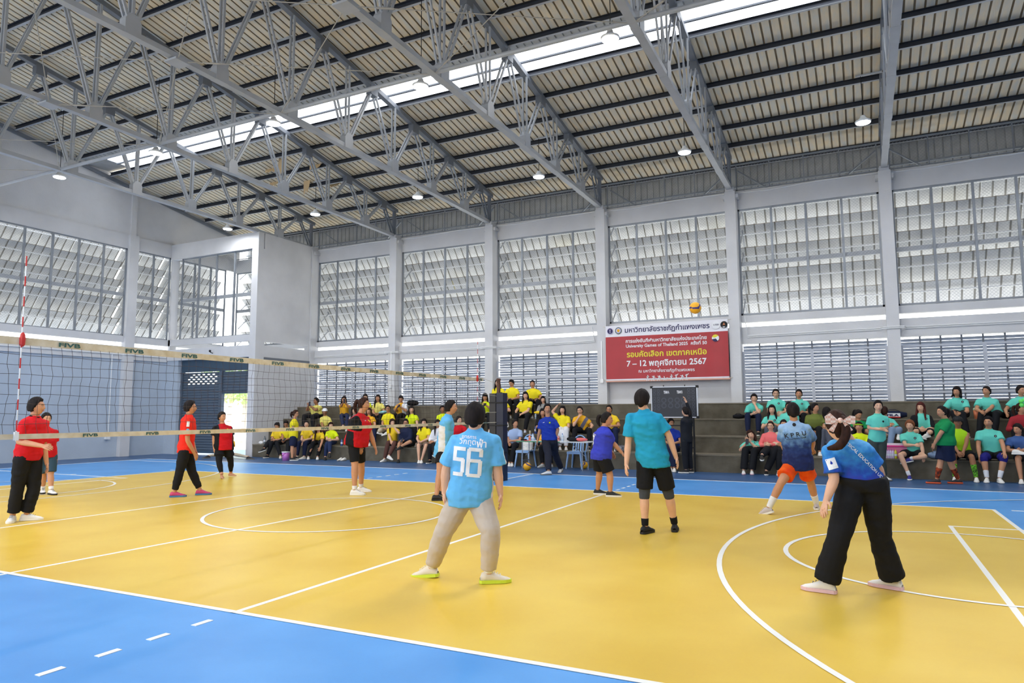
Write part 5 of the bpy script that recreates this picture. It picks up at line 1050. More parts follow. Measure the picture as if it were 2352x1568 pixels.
v, f = strokes([(-.055, .055, .094, .127), (-.055, -.022, .03, .094), (-.055, .045, 0, .033), (.02, .055, -.095, .022), (-.045, .045, -.128, -.095)]); project(q, v, f, (-.112, .515), -1, 1, PW, 'shirt_number')
v, f = strokes([(-.058, .062, .096, .128), (-.07, -.036, -.115, .115), (.036, .07, .05, .115), (-.036, .055, .0, .03), (.034, .068, -.112, .018), (-.058, .058, -.128, -.098)]); project(q, v, f, (.026, .515), -1, 1, PW, 'shirt_number')
v, f, w_, h = centred('fa'); project(q, v, f, (.075, .82), -1, .075 / h, PW, 'shirt_lettering', rot=.05)
v, f, w_, h = centred('sm1'); project(q, v, f, (-.04, .885), -1, .13 / w_, PW, 'shirt_lettering')
v, f, w_, h = centred('sm2'); project(q, v, f, (-.05, .815), -1, .15 / w_, PW, 'shirt_lettering')
q = PP['kpru']['shirt']
v, f, w_, h = centred('kpru'); project(q, [(x, y) for x, y in v], f, (-.01, .69), -1, .30 / w_, PK, 'shirt_lettering', rot=.12)
v, f, w_, h = centred('vt'); project(q, v, f, (-.005, .60), -1, .28 / w_, PK, 'shirt_lettering', rot=.08)
v, f = disc(); project(q, v, f, (-.01, .93), -1, .026, PK, 'shirt_emblem')
q = PP['blue7']['shirt']; v, f, w_, h = centred('7'); project(q, v, f, (-.06, .48), -1, .22 / h, PW, 'shirt_number'); v, f, w_, h = centred('name7'); project(q, v, f, (-.03, .74), -1, .17 / w_, PW, 'shirt_lettering')
q = PP['bow']['shirt']; v, f, w_, h = centred('edu'); project(q, v, f, (.045, .52), -1, .44 / w_, PW, 'shirt_lettering', rot=-1.16)
J = PP['bow']['J']; q.J_ = J; d_ = (J['sh']['a'] - CAMP).normalized() * -1; d_.z = 0; d_.normalize()
project(q, [(-1, -1.15), (1, -1.15), (1, 1.15), (-1, 1.15)], [(0, 1, 2, 3)], (-.175, .58), 1, .038, PW, 'sleeve_patch', dirv=d_)
project(q, [(-.5, -.2), (0, .9), (.5, -.2), (0, -.6)], [(0, 1, 2, 3)], (-.175, .60), 1, .022, C['blue'], 'sleeve_patch_print', dirv=d_, off=.006)
EMB = [('mint', 1)]
for q in [q for q in QUEUE if q.name == 'shirt' and C['teal'] in q.mats]:
    pass
J = PP['boy']['J']; q = PP['boy']['shirt']; d_ = (CAMP - J['sh']['a']); d_.z = 0; d_.normalize()
rv = d_.cross(V(0, 0, 1)); rv = rv if rv.dot(CAMR) > 0 else -rv
project(q, [(-1, -2), (1, -2), (1, 2), (-1, 2)], [(0, 1, 2, 3)], (0, .76), 1, .024, PW, 'sleeve_patch', dirv=d_, right=rv); v, f = disc(); project(q, v, f, (.005, .58), 1, .026, C['sky'], 'sleeve_disc', dirv=d_, right=rv)
J = PP['ref']['J']; q = PP['ref']['shirt']; v, f = disc(); project(q, v, f, (.075, .74), 1, .026, C['green'], 'shirt_emblem'); project(q, v, f, (.075, .74), 1, .014, C['gold'], 'emblem_centre', off=.006); project(q, [(-1, -.3), (1, .1), (1, .5), (-1, .1)], [(0, 1, 2, 3)], (-.08, .76), 1, .022, PW, 'shirt_logo')
for a in ('heavy', 'pony'):
    q = PP[a]['shirt']; v, f = disc(); project(q, v, f, (.07, .74), 1, .026, C['gold'], 'shirt_emblem'); project(q, [(-1, -.3), (1, .1), (1, .5), (-1, .1)], [(0, 1, 2, 3)], (-.06, .76), 1, .02, PW, 'shirt_logo')
for r_ in AUDP:
    q = r_['shirt']; q.J_ = r_['J']
    if q.mats[0] is C['teal'] and r_['J']['R'].col[1].dot(-CAMF) > .5:
        v, f = disc(14); project(q, v, f, (.075, .72), 1, .026, PK, 'shirt_emblem', maxe=.05); project(q, [(0, 1), (.5, -.6), (-.5, -.6)], [(0, 1, 2)], (.075, .72), 1, .016, PW, 'emblem_centre', maxe=.05, off=.007)
    elif q.mats[0] in (C['yellow'], C['gold'], C['neon'], C['pale']) and r_['J']['R'].col[1].dot(-CAMF) > .5:
        project(q, [(-1, -.2), (1, -.2), (1, .3), (-1, .3)], [(0, 1, 2, 3)], (-.06, .76), 1, .018, PK, 'shirt_logo', maxe=.05)
r_ = PP['tealman']; q = r_['shirt']; v, f = disc(14); project(q, v, f, (.075, .72), 1, .022, PK, 'shirt_emblem')

# checked hair bow
CHK = bpy.data.materials.new('pink_check_ribbon'); CHK.use_nodes = True; n_ = CHK.node_tree.nodes; L_ = CHK.node_tree.links; bs = n_['Principled BSDF']; bs.inputs['Roughness'].default_value = .7
tc = n_.new('ShaderNodeTexCoord'); ck = n_.new('ShaderNodeTexChecker'); ck.inputs['Scale'].default_value = 55; ck.inputs[1].default_value = (*lin((240, 222, 212)), 1); ck.inputs[2].default_value = (*lin((226, 176, 156)), 1); L_.new(tc.outputs['Object'], ck.inputs[0]); L_.new(ck.outputs[0], bs.inputs['Base Color'])
J = PP['bow']['J']; c0 = J['head'] + (CAMP - J['head']).normalized() * .165 + V(0, 0, .045) + CAMR * .03; n0 = (CAMP - c0).normalized(); r0 = CAMR; u0 = r0.cross(n0) * -1; u0 = u0 if u0.z > 0 else -u0
b = MB()
for s in (-1, 1):
    pts = [c0 + r0 * s * .015, c0 + r0 * s * .08 + u0 * (.055 - .012 * s), c0 + r0 * s * .125 + u0 * .035, c0 + r0 * s * .12 - u0 * .03, c0 + r0 * s * .07 - u0 * .035]
    b.poly(pts, n0 * .03); b.poly([c0 + r0 * s * .01, c0 + r0 * s * .04 - u0 * .01, c0 + r0 * s * .10 - u0 * .085, c0 + r0 * s * .06 - u0 * .105], n0 * .02)
b.ball(c0 + n0 * .02, .022, 10); b.build('hair_bow', CHK, PP['bow']['root'], fix=True)

# ------------------------------------------------------------------ net, antennae, posts
net = thing('volleyball_net', (0, 0, 1.25), 'brown volleyball net with cream lettered tapes stretched between two posts', 'net')
ZT, ZBm = 2.235, 1.255
def sag(y): return .012 * (1 - (y / 4.8) ** 2)
b = MB()
for zz in (ZT, ZBm + .05):
    h = .07 if zz == ZT else .05; bb = MB(); N = 48
    for i in range(N + 1):
        y = -4.78 + 9.56 * i / N; z = zz - sag(y); wv = .004 * math.sin(i * 1.7)
        bb.v += [(-.008 + wv, y, z), (.008 + wv, y, z), (.008 + wv, y, z - h), (-.008 + wv, y, z - h)]
    for i in range(N):
        for k in range(4): bb.f.append((i * 4 + k, i * 4 + (k + 1) % 4, i * 4 + 4 + (k + 1) % 4, i * 4 + 4 + k)); bb.m.append(0)
    bb.f += [(0, 1, 2, 3), (N * 4 + 3, N * 4 + 2, N * 4 + 1, N * 4)]; bb.m += [0, 0]
    bb.build('top_tape' if zz == ZT else 'bottom_tape', TAPE, net)
cords = MB()
for k in range(1, 9):
    z = ZT - .07 - (ZT - .07 - ZBm - .05) * k / 9
    cords.tube([(.012 * math.sin(i * .9 + k), -4.7 + 9.4 * i / 60, z - sag(-4.7 + 9.4 * i / 60) + .006 * math.sin(i * 1.3 + k * 2)) for i in range(61)], .0021, 4)
for i in range(95):
    y = -4.7 + i * .1; cords.tube([(.014 * math.sin(y * 3 + j * .8), y + .012 * math.sin(j * .9 + y * 2) + .01 * (j % 2 - .5), ZT - .07 - (ZT - .12 - ZBm) * j / 9) for j in range(10)], .0021, 4)
tag(cords.build('cord_mesh', NETM, net), kind='stuff')
FT = mat('green_tape_print', (52, 96, 92), .7)
for i in range(13):
    y = -4.15 + i * .72; wz = ZT - sag(y) - .058; flat_text('fivb', 'tape_lettering', FT, net, (.0125, y, wz), (.0125, y + .22, wz), .044, (1, 0, 0), .002)
    wz = ZBm + .05 - sag(y) - .042; flat_text('fivb', 'tape_lettering', FT, net, (.0125, y + .3, wz), (.0125, y + .46, wz), .032, (1, 0, 0), .002)
b = MB()
for s in (-1, 1):
    b.tube([(0, s * 4.78, ZT - .01), (0, s * 5.45, 2.13)], .004, 5); b.tube([(0, s * 4.78, ZBm + .02), (0, s * 5.4, 1.28)], .006, 5); b.tube([(0, s * 4.78, 1.9), (0, s * 5.4, 1.86)], .004, 5); b.tube([(0, s * 4.78, 1.5), (0, s * 5.4, 1.5)], .005, 5)
b.build('tension_ropes', ROPE, net)
RED = mat('red_antenna_band', (198, 44, 40), .5)
for s, l in ((1, 'far red and white striped antenna on the net near the padded post'), (-1, 'near red and white striped antenna on the net at the left edge')):
    a = thing('net_antenna', (.012, s * 4.5, ZBm), l, 'antenna', 'antennae on the volleyball net'); tl_x = .02 * s
    for k in range(18):
        z = ZBm - .02 + k * .1; MB().tube([(.018, s * 4.5 + .012 * k / 18 * s, z), (.018, s * 4.5 + .012 * (k + 1) / 18 * s, z + .1)], .006, 6).build('antenna_band', RED if k % 2 else WHITE, a)
    MB().lathe((.018, s * 4.5, ZT - .09), [(.012, 0), (.024, .02), (.026, .08), (.02, .12), (.008, .14)], 10).build('clamp', RED, a); MB().box(.01, .03, s * 4.5 - .02, s * 4.5 + .02, ZBm - .01, ZBm + .07).build('clamp', WHITE, a)
PADM = mat('black_pad_vinyl', (34, 32, 34), .5); PADN = mat('navy_pad_vinyl', (24, 30, 54), .5); POLE = mat('brown_steel_post', (96, 66, 52), .55, .2)
for s, l in ((1, 'far net post wrapped in black padding with brown pole end'), (-1, 'near net post wrapped in black padding beyond the left edge')):
    t = thing('net_post', (0, s * 5.5, 0), l, 'post', 'net posts'); y = s * 5.5
    MB().tube([(0, y, 0), (0, y, 2.2)], .042, 12).lathe((0, y, 2.2), [(.042, 0), (.05, .01), (.05, .05), (.0, .06)], 12).build('pole', POLE, t)
    MB().tube([(0, y - .03, 2.14), (0, y - .06, 2.22), (0, y - .03, 2.26)], .012, 6).build('pulley', POLE, t)
    b = MB(); b.box(-.01, .16, y - .1, y + .12, .0, 1.93); b.build('pad', PADN, t); b = MB(); b.box(-.17, -.015, y - .12, y + .1, .02, 1.92); b.build('pad', PADM, t)
    for z in (.6, 1.2, 1.7): MB().box(-.178, .168, y - .128, y + .128, z, z + .03).build('strap', BLACK, t)

# ------------------------------------------------------------------ volleyballs
BY = mat('yellow_ball_panel', (240, 176, 30), .5); BB = mat('navy_ball_panel', (52, 44, 120), .5)
def volleyball(loc, lab, R=None, r=.105):
    R = R or Matrix.Rotation(.6, 3, 'X'); t = tag(link('volleyball', None, None, loc), lab, 'ball', 'yellow and navy volleyballs'); b = MB(); n, m = 40, 24
    b.ball((0, 0, 0), r, 40)
    for i, f in enumerate(b.f):
        c = sum((Vector(b.v[j]) for j in f), V(0, 0, 0)) / 4; c.normalize(); c = R @ c; th = math.atan2(c.y, c.x); b.m[i] = 1 if abs(c.z - .42 * math.sin(2 * th + .5)) < .17 or (abs(c.x * .7 + c.z * .7) < .1 and c.y > .5) else 0
    o = link('ball_shell', b.mesh('ball_shell', [BY, BB], smooth=True), t); return t
volleyball(ray_at(1597, 707, 12.6), 'yellow and navy volleyball in flight high above the court', Matrix.Rotation(.5, 3, 'Y'))
p = at(1211, 1081, z=0); volleyball((p.x, p.y, .107), 'volleyball on the floor under the left end of the officials table', Matrix.Rotation(1.2, 3, 'X'))
p = at(1340, 1077, z=0); volleyball((p.x, p.y + .05, .107), 'volleyball on the floor under the right end of the officials table', Matrix.Rotation(1.4, 3, 'Y'))
p = at(1243, 1006, y=9.05); volleyball((p.x, p.y, p.z), 'volleyball held on the lap of the seated scorer beside the referee', Matrix.Rotation(2, 3, 'X'))

# ------------------------------------------------------------------ banner
YBN = 12.17
bn = thing('event_banner', (2.1, YBN, 2.4), 'large red and white event banner with Thai lettering on the wall', 'banner')
X0, X1, ZT0, ZB_ = .262, 3.93, 4.145, 2.42
RB = mat('red_banner_vinyl', (178, 34, 44), .45, rgb2=(168, 30, 40), scale=2, bump=.2, bscale=3); WBN = mat('white_banner_vinyl', (232, 232, 240), .45)
wvf = lambda x, z: YBN + .010 * math.sin(x * 5 + z) * math.sin((z - 2.4) * 2) + .006 * math.sin(x * 13)
def sheet_(x0, x1, z0, z1, m, nm, n=40, k=8, dy=0):
    b = MB()
    for j in range(k + 1):
        for i in range(n + 1): x = x0 + (x1 - x0) * i / n; z = z0 + (z1 - z0) * j / k; b.v.append((x, wvf(x, z) + dy, z))
    for j in range(k):
        for i in range(n): b.f.append((j * (n + 1) + i, j * (n + 1) + i + 1, (j + 1) * (n + 1) + i + 1, (j + 1) * (n + 1) + i)); b.m.append(0)
    return b.build(nm, m, bn, True)
sheet_(X0, X1, 3.80, ZT0, WBN, 'header_panel'); sheet_(X0, X1, 2.50, 3.80, RB, 'red_panel'); sheet_(X0, X1, 2.46, 2.50, WBN, 'white_strip', 20, 1)
for xx, x2 in ((X0, .15), (X1, 4.02)):
    for zz in (2.45, 4.12): MB().tube([(xx, YBN, zz), (x2, YC + .01, zz + .03)], .006, 5).build('tie_rope', ROPE, bn)
MB().tube([(X0 - .01, YBN, 2.43), (X1 + .02, YBN, 2.43)], .025, 8).build('bottom_batten', mat('pink_batten', (226, 178, 160), .6), bn)
ZP = lambda X, Y: at(1370 + X / 6.533, 720 + Y / 6.533, y=YBN)
NV = mat('navy_print', (34, 26, 84), .6); YP = mat('yellow_print', (232, 220, 56), .6)
def bline(k, a, c, m):
    A, B = ZP(*a), ZP(*c); z = (A.z + B.z) / 2; v, f, w_, h, y0 = TXT[k]; s_ = (B.x - A.x) / w_; b = MB(); b.add([(A.x + x * s_, wvf(A.x + x * s_, z + y * s_) - .006, z + y * s_) for x, y in v], f); b.build('banner_lettering', m, bn)
bline('h1', (428, 283), (1698, 218), NV); bline('h2', (440, 437), (1655, 383), PW); bline('h3', (443, 512), (1657, 455), PW); bline('h4', (455, 655), (1655, 605), YP); bline('h5', (455, 795), (1655, 750), PW); bline('h6', (632, 885), (1475, 858), PW)
def bdisc(X, Y, r, m, nm='banner_emblem', dy=-.006, n=24, pts=None):
    c = ZP(X, Y); b = MB(); rr = r / 6.533 * .0129; b.poly([(c.x + x * rr, YBN - .02 + dy, c.z + y * rr) for x, y in (pts or disc(n)[0])], (0, .002, 0)); b.build(nm, m, bn)
GB = mat('green_grey_emblem', (70, 92, 90), .6)
bdisc(207, 265, 52, mat('pale_lilac_print', (206, 200, 226), .6), dy=-.003); bdisc(207, 265, 43, NV); bdisc(207, 265, 30, mat('pale_lilac_print', (206, 200, 226), .6), pts=[(-.15, -1), (.15, -1), (.15, .3), (.5, .9), (0, .6), (-.5, .9), (-.15, .3)], dy=-.009)
bdisc(332, 257, 53, GB); bdisc(332, 257, 40, mat('pale_lilac_print', (206, 200, 226), .6), dy=-.009); bdisc(332, 260, 26, C['amber'], pts=[(-.8, .9), (.8, .9), (.8, -.2), (0, -1), (-.8, -.2)], dy=-.012)
bdisc(1797, 172, 58, PW, dy=-.003); c = ZP(1797, 172); flat_text('usbi', 'banner_lettering', NV, bn, (c.x - .08, YBN - .02, c.z - .01), (c.x + .08, YBN - .02, c.z - .01), .045, th=.008)
bdisc(1915, 165, 50, PK); bdisc(1915, 165, 34, mat('orange_print', (226, 140, 90), .6), pts=[(0, .9), (.5, -.2), (.25, -.3), (0, .3), (-.25, -.3), (-.5, -.2)], dy=-.009); bdisc(1915, 195, 20, PW, pts=[(-1, 0), (1, 0), (.6, -.6), (-.6, -.6)], dy=-.009)
bdisc(1788, 367, 52, PW); bdisc(1788, 367, 52, YP, pts=[(math.cos(a), math.sin(a)) for a in [PI * .2 + i * PI / 10 for i in range(8)]] + [(-.2, .1)], dy=-.009); bdisc(1788, 367, 52, NV, pts=[(math.cos(a), math.sin(a)) for a in [PI * 1.1 + i * PI / 10 for i in range(7)]] + [(.1, -.15)], dy=-.009)
def figure(X, Y, kind):
    L = [((0, .2), (.1, 1.0)), ((.1, 1.0), (.1, 1.25)), ((0, .2), (-.35, -.6)), ((0, .2), (.4, -.5)), ((.1, .95), (-.4, .7)), ((.1, .95), (.55, .8))]
    if kind == 1: L = [((0, .1), (.3, .8)), ((.3, .8), (.38, 1.0)), ((0, .1), (-.6, -.6)), ((0, .1), (.5, -.6)), ((.3, .8), (-.3, 1.0)), ((.3, .8), (.8, .5))]
    if kind == 2: L = [((0, .0), (.5, .2)), ((.5, .2), (.75, .3)), ((0, 0), (-.3, .9)), ((0, 0), (-.5, -.5)), ((.5, .2), (.3, -.5)), ((.5, .2), (1., -.1))]
    if kind == 3: L = [((0, .1), (0, .9)), ((0, .9), (0, 1.2)), ((0, .1), (-.3, -.6)), ((0, .1), (.35, -.6)), ((0, .85), (-.4, 1.1)), ((0, .85), (.7, 1.6))]
    b = MB(); k = 45 / 6.533 * .0129
    c = ZP(X, Y)
    for i, ((xa, za), (xb, zb)) in enumerate(L): b.bar((c.x + xa * k, YBN - .022, c.z + za * k), (c.x + xb * k, YBN - .022, c.z + zb * k), .003, (.28 if i == 0 else .17) * k * 1.3, upv=(0, 0, 1)) if abs(xb - xa) > abs(zb - za) else b.bar((c.x + xa * k, YBN - .022, c.z + za * k), (c.x + xb * k, YBN - .022, c.z + zb * k), (.28 if i == 0 else .17) * k * 1.3, .003, upv=(0, 1, 0))
    h = L[1][1]; b.ball((c.x + h[0] * k, YBN - .022, c.z + h[1] * k), (.16 * k * 1.2, .003, .18 * k * 1.2), 10); b.build('athlete_silhouette', PW, bn)
for i, X in enumerate((770, 850, 935, 1030, 1125, 1200, 1278, 1355)): figure(X, 985 - i * 2, (0, 1, 1, 2, 0, 3, 1, 3)[i])

# ------------------------------------------------------------------ scoreboard
YS = 9.47
sb = thing('scoreboard', (3.0, YS, 0), 'black portable scoreboard with unlit digits and TEAM A and TEAM B captions', 'scoreboard')
A_, B_ = at(1497, 890, y=YS), at(1601.5, 957, y=YS); X0, X1, Z0, Z1 = A_.x, B_.x, B_.z, A_.z
BM = mat('black_score_panel', (34, 38, 48), .5); SEG = mat('dark_grey_segment', (58, 62, 74), .5); WF = mat('white_metal_frame', (228, 232, 238), .4)
MB().box(X0, X1, YS, YS + .06, Z0, Z1).build('panel', BM, sb)
b = MB(); b.box(X0 - .02, X1 + .02, YS - .01, YS + .07, Z1, Z1 + .02); b.box(X0 - .02, X1 + .02, YS - .01, YS + .07, Z0 - .02, Z0); b.box(X0 - .02, X0, YS - .01, YS + .07, Z0, Z1); b.box(X1, X1 + .02, YS - .01, YS + .07, Z0, Z1); b.build('frame', WF, sb)
for x in (X0 - .01, X1 + .01): 
    for z in (Z0 - .01, Z1 + .01): MB().box(x - .03, x + .03, YS - .015, YS + .075, z - .03, z + .03).build('frame_corner', BLACK, sb)
def ring8(cx, cz, r):
    b = MB(); n = 8
    for dz in (.95, -.95):
        for i in range(n):
            a, a2 = PI / 8 + 2 * PI * i / n, PI / 8 + 2 * PI * (i + 1) / n
            vs = [(cx + q * math.cos(t), YS - .004, cz + dz * r + q * math.sin(t)) for t, q in ((a, r), (a2, r), (a2, r * .55), (a, r * .55))]
            b.add(vs, [(0, 1, 2, 3)])
    b.build('digit', SEG, sb)
W_ = X1 - X0; H_ = Z1 - Z0
for r in range(3):
    for c in (.055, .15): ring8(X0 + W_ * c, Z1 - H_ * (.17 + r * .25), .043)
for r in range(4):
    for c in (.83, .925): ring8(X0 + W_ * c, Z1 - H_ * (.14 + r * .24), .042)
for c in (.27, .42, .57, .71): ring8(X0 + W_ * c, Z1 - H_ * .53, .073)
for k, c in (('ta', .27), ('tb', .565)): flat_text(k, 'caption', PW, sb, (X0 + W_ * c, YS - .001, Z1 - H_ * .21), (X0 + W_ * (c + .125), YS - .001, Z1 - H_ * .21), .075, th=.005)
b = MB(); b.bar((X1 - .1, YS + .04, 0), (X1 - .1, YS + .04, Z0), .04, .04); b.bar((X0 + .25, YS + .04, 0), (X0 + .25, YS + .04, Z0), .04, .04); b.bar((X0 + .25, YS + .04, 1.15), (X1 - .1, YS + .04, 1.15), .03, .03); b.bar((X0 + .25, YS + .04, .6), (X1 - .1, YS + .04, .6), .03, .03)
b.build('stand', BLACK, sb)
for x in (X0 + .3, X1 - .3): MB().tube([(x, YS + .03, Z1 + .02), (x, YS + .03, Z1 + .06)], .012, 6).build('eye_bolt', BLACK, sb)

# ------------------------------------------------------------------ officials table and chairs
TY = 8.55; fa_, fb_ = at(1193.6, 1079, y=TY), at(1325, 1082, y=TY)
TX0, TX1 = at(1186, 1016, y=TY).x, at(1350, 1016, y=TY).x; TZ = .74
tb = thing('folding_table', ((TX0 + TX1) / 2, TY + .3, 0), 'long folding table with white top and green edge by the bleachers', 'table')
WOODW = mat('white_table_laminate', (222, 228, 232), .4); GE = mat('green_table_edge', (60, 140, 96), .5); CHR = mat('chrome_table_leg', (190, 194, 200), .25, .8)
MB().box(TX0, TX1, TY, TY + .6, TZ - .025, TZ).build('tabletop', WOODW, tb); MB().box(TX0 - .004, TX0 + (TX1 - TX0) * .62, TY - .004, TY, TZ - .026, TZ + .001).build('edge_band', GE, tb); MB().box(TX0 + (TX1 - TX0) * .62, TX1 + .004, TY - .004, TY, TZ - .026, TZ + .001).build('edge_band', WOODW, tb)
for x in (TX0 + .14, TX1 - .18):
    for y in (TY + .08, TY + .5): MB().tube([(x, y, 0), (x, y, TZ - .025)], .014, 8).build('leg', CHR, tb)
    MB().bar((x, TY + .08, .22), (x, TY + .5, .22), .03, .02).build('stretcher', STEELD, tb); MB().tube([(x, TY + .29, .35), (x + (.4 if x < 0 else -.4), TY + .29, TZ - .03)], .008, 6).build('brace', CHR, tb)
CB = mat('light_blue_plastic', (150, 188, 232), .4)
def chair(x, y, lab):
    t = thing('plastic_chair', (x, y, 0), lab, 'chair', 'light blue plastic chairs'); b = MB(); z = .43
    b.poly([(x - .2, y - .2, z), (x + .2, y - .2, z), (x + .19, y + .2, z), (x - .19, y + .2, z)], (0, 0, .025)); b.box(x - .2, x + .2, y - .215, y - .195, z - .04, z + .02); b.build('seat', CB, t, fix=True)
    for sx in (-1, 1):
        for sy in (-1, 1): MB().tube([(x + sx * .17, y + sy * .17, z), (x + sx * .225, y + sy * .22, 0)], [.03, .02], 6).build('leg', CB, t)
    n = 10; pts = []
    b = MB()
    for i in range(n + 1):
        a = PI * i / n; pts.append((x - .19 * math.cos(a), y + .2 + .08, z + .2 + .24 * math.sin(a)))
    b.tube([(x - .19, y + .19, z)] + pts + [(x + .19, y + .19, z)], .016, 6)
    for k in (-.1, -.035, .035, .1): b.bar((x + k, y + .2, z + .02), (x + k, y + .27, z + .36), .035, .01)
    b.bar((x - .15, y + .265, z + .34), (x + .15, y + .265, z + .34), .012, .07); b.build('backrest', CB, t); return t
cx1 = at(1195, 1040, y=9.0).x; chair(cx1, 9.33, 'light blue plastic chair holding a white tote bag behind the officials table'); cx2 = at(1314, 1040, y=9.0).x; chair(cx2, 9.33, 'light blue plastic chair at the right end of the officials table'); cx3 = at(1285, 1040, y=9.0).x - .05

def bottle(p, lab, rgb, cap_rgb, h=.2, r=.032, grp='bottles on the officials table', name='water_bottle'):
    t = thing(name, p, lab, 'bottle', grp); k = h / .2; m = mat('bottle_' + str(rgb), rgb, .2, spec=.6)
    MB().lathe(p, [(r * .9, 0), (r, .01 * k), (r, .13 * k), (r * .8, .155 * k), (r * .4, .175 * k), (r * .4, .185 * k)], 14).build('bottle_body', m, t, True); MB().lathe(Vector(p) + V(0, 0, .183 * k), [(r * .45, 0), (r * .45, .018 * k), (0, .018 * k)], 12).build('cap', mat('cap_' + str(cap_rgb), cap_rgb, .4), t)
    MB().lathe(Vector(p) + V(0, 0, .06 * k), [(r * 1.02, 0), (r * 1.02, .045 * k)], 14).build('bottle_wrap', mat('wrap_' + str(rgb), (220, 226, 236) if rgb[0] < 215 else (190, 90, 70), .5), t); return t
tx = lambda px: at(px, 1012, y=TY + .25).x
bottle((tx(1224), TY + .25, TZ), 'clear water bottle with blue cap at the left of the officials table', (190, 210, 232), (60, 110, 200))
bottle((tx(1218.5), TY + .2, TZ), 'small orange drink bottle beside the clear water bottle', (226, 130, 96), (224, 90, 80), .15)
bottle((tx(1292), TY + .25, TZ), 'clear bottle with blue cap right of the referee on the table', (196, 214, 232), (60, 110, 200)); bottle((tx(1281), TY + .3, TZ), 'small pink drink bottle right behind the referee', (220, 150, 150), (230, 230, 230), .16)
t = thing('equipment_bag', (tx(1318), TY + .25, TZ), 'black bag with coral cloth bundle lying on the right end of the table', 'bag'); b = MB()
loft(b, [(V(tx(1303) + i * .085, TY + .28, TZ + .065 - .012 * i), V(0, 1, 0), V(0, 0, 1), (.07, .12, .13, .11, .06)[i], (.03, .06, .065, .055, .03)[i]) for i in range(5)], 14); b.build('bag_body', C['black'], t, True)
b = MB(); loft(b, [(V(tx(1325) + i * .07, TY + .26, TZ + .05), V(0, 1, 0), V(0, 0, 1), (.06, .1, .11, .08, .04)[i], (.03, .045, .045, .035, .02)[i]) for i in range(5)], 12); b.build('coral_bundle', C['pink'], t, True)
t = thing('notebook', (tx(1204), TY + .2, TZ), 'dark pencil case and papers on the left end of the table', 'case'); MB().box(tx(1200), tx(1209), TY + .15, TY + .27, TZ, TZ + .045).build('case_body', C['black'], t); MB().box(tx(1209), tx(1216), TY + .1, TY + .25, TZ, TZ + .012).build('papers', C['red'], t)
t = thing('tote_bag', (cx1 + .06, 9.35, .456), 'white patterned tote bag on the left blue chair', 'bag'); b = MB(); loft(b, [(V(cx1 + .06, 9.35, .46), V(1, 0, 0), V(0, 1, 0), .15, .06), (V(cx1 + .06, 9.35, .6), V(1, 0, 0), V(0, 1, 0), .16, .075), (V(cx1 + .06, 9.35, .72), V(1, 0, 0), V(0, 1, 0), .15, .03)], 14); b.build('bag_body', mat('white_patterned_canvas', (232, 230, 224), .8, rgb2=(200, 196, 190), scale=40), t, True)

# ------------------------------------------------------------------ things on and around the bleachers
def tpos(px, t, back=.15, py=950): p = at(px, py, y=TIER[t - 1][0] + back); return V(p.x, p.y, TIER[t - 1][1])
def bag(px, t, lab, w_, h, m, back=.35, name='backpack', cat='bag'):
    p = tpos(px, t, back); r = thing(name, p, lab, cat); b = MB(); loft(b, [(p + V((i - 2) * w_ / 4, 0, h * .5), V(0, 1, 0), V(0, 0, 1), (.06, .13, .15, .13, .06)[i], (.3, .46, .5, .44, .25)[i] * h) for i in range(5)], 14); b.build('bag_body', m, r, True)
    MB().tube([p + V(-w_ * .25, -.1, h * .9), p + V(-w_ * .1, -.12, h * 1.12), p + V(w_ * .1, -.12, h * 1.12), p + V(w_ * .25, -.1, h * .9)], .008, 6).build('strap', m, r); return r, p
bag(948, 4, 'black backpack slumped on the top tier beside the yellow bib spectator', .42, .2, C['black'], .3)
bag(1697, 3, 'small black bag on the third tier left of the chin-on-fist man', .3, .13, C['black'], .2)
r, p = bag(2050, 3, 'navy duffel bag with white and red sports label on the third tier', .62, .2, C['navy'], .25, 'duffel_bag')
b = MB(); b.box(p.x - .16, p.x + .16, p.y - .16, p.y - .152, p.z + .03, p.z + .14); b.build('label_panel', PW, r); MB().box(p.x - .16, p.x + .16, p.y - .164, p.y - .158, p.z + .03, p.z + .055).build('label_stripe', RED, r); flat_text('fila', 'label_lettering', NV, r, (p.x - .13, p.y - .164, p.z + .068), (p.x + .13, p.y - .164, p.z + .068), .055)
bag(2313, 3, 'dark bag behind the woman near the orange cup', .3, .22, C['black'], .35)
bag(1320, 2, 'black backpack on the second tier beside the leaning man', .26, .3, C['black'], .5)
bag(1426, 1, 'black and white sports bag on the first tier behind the number 7 player', .34, .18, mat('black_white_bag', (40, 42, 50), .7, rgb2=(160, 160, 168), scale=14), .2)
bag(2238, 1, 'grey-green bag on the first tier beside the vest man', .3, .14, C['cargo'], .25); bag(2143, 1, 'blue denim jacket bundled on the first tier behind the green jersey woman', .3, .16, C['ltjean'], .2, 'denim_jacket', 'jacket')
r = thing('light_blue_bag', tpos(880, 3, .0) + V(0, -.05, .12), 'light blue cloth bag on the lap of the pale yellow polo woman', 'bag'); b = MB(); p = tpos(880, 3, -.1) + V(0, 0, .2); loft(b, [(p + V((i - 2) * .08, 0, .01 * i), V(0, 1, 0), V(0, 0, 1), (.05, .1, .12, .1, .05)[i], (.02, .045, .05, .045, .02)[i]) for i in range(5)], 12); b.build('bag_body', mat('pale_aqua_cloth', (150, 208, 216), .8), r, True)
r = thing('yellow_pouch', tpos(1237, 3, -.15) + V(0, 0, .12), 'yellow pouch held by the girl in the grey hoodie', 'bag'); b = MB(); p = tpos(1237, 3, -.18) + V(0, 0, .19); loft(b, [(p + V((i - 1.5) * .09, 0, 0), V(0, 1, 0), V(0, 0, 1), (.04, .1, .1, .04)[i], (.02, .045, .045, .02)[i]) for i in range(4)], 12); b.build('bag_body', C['gold'], r, True)
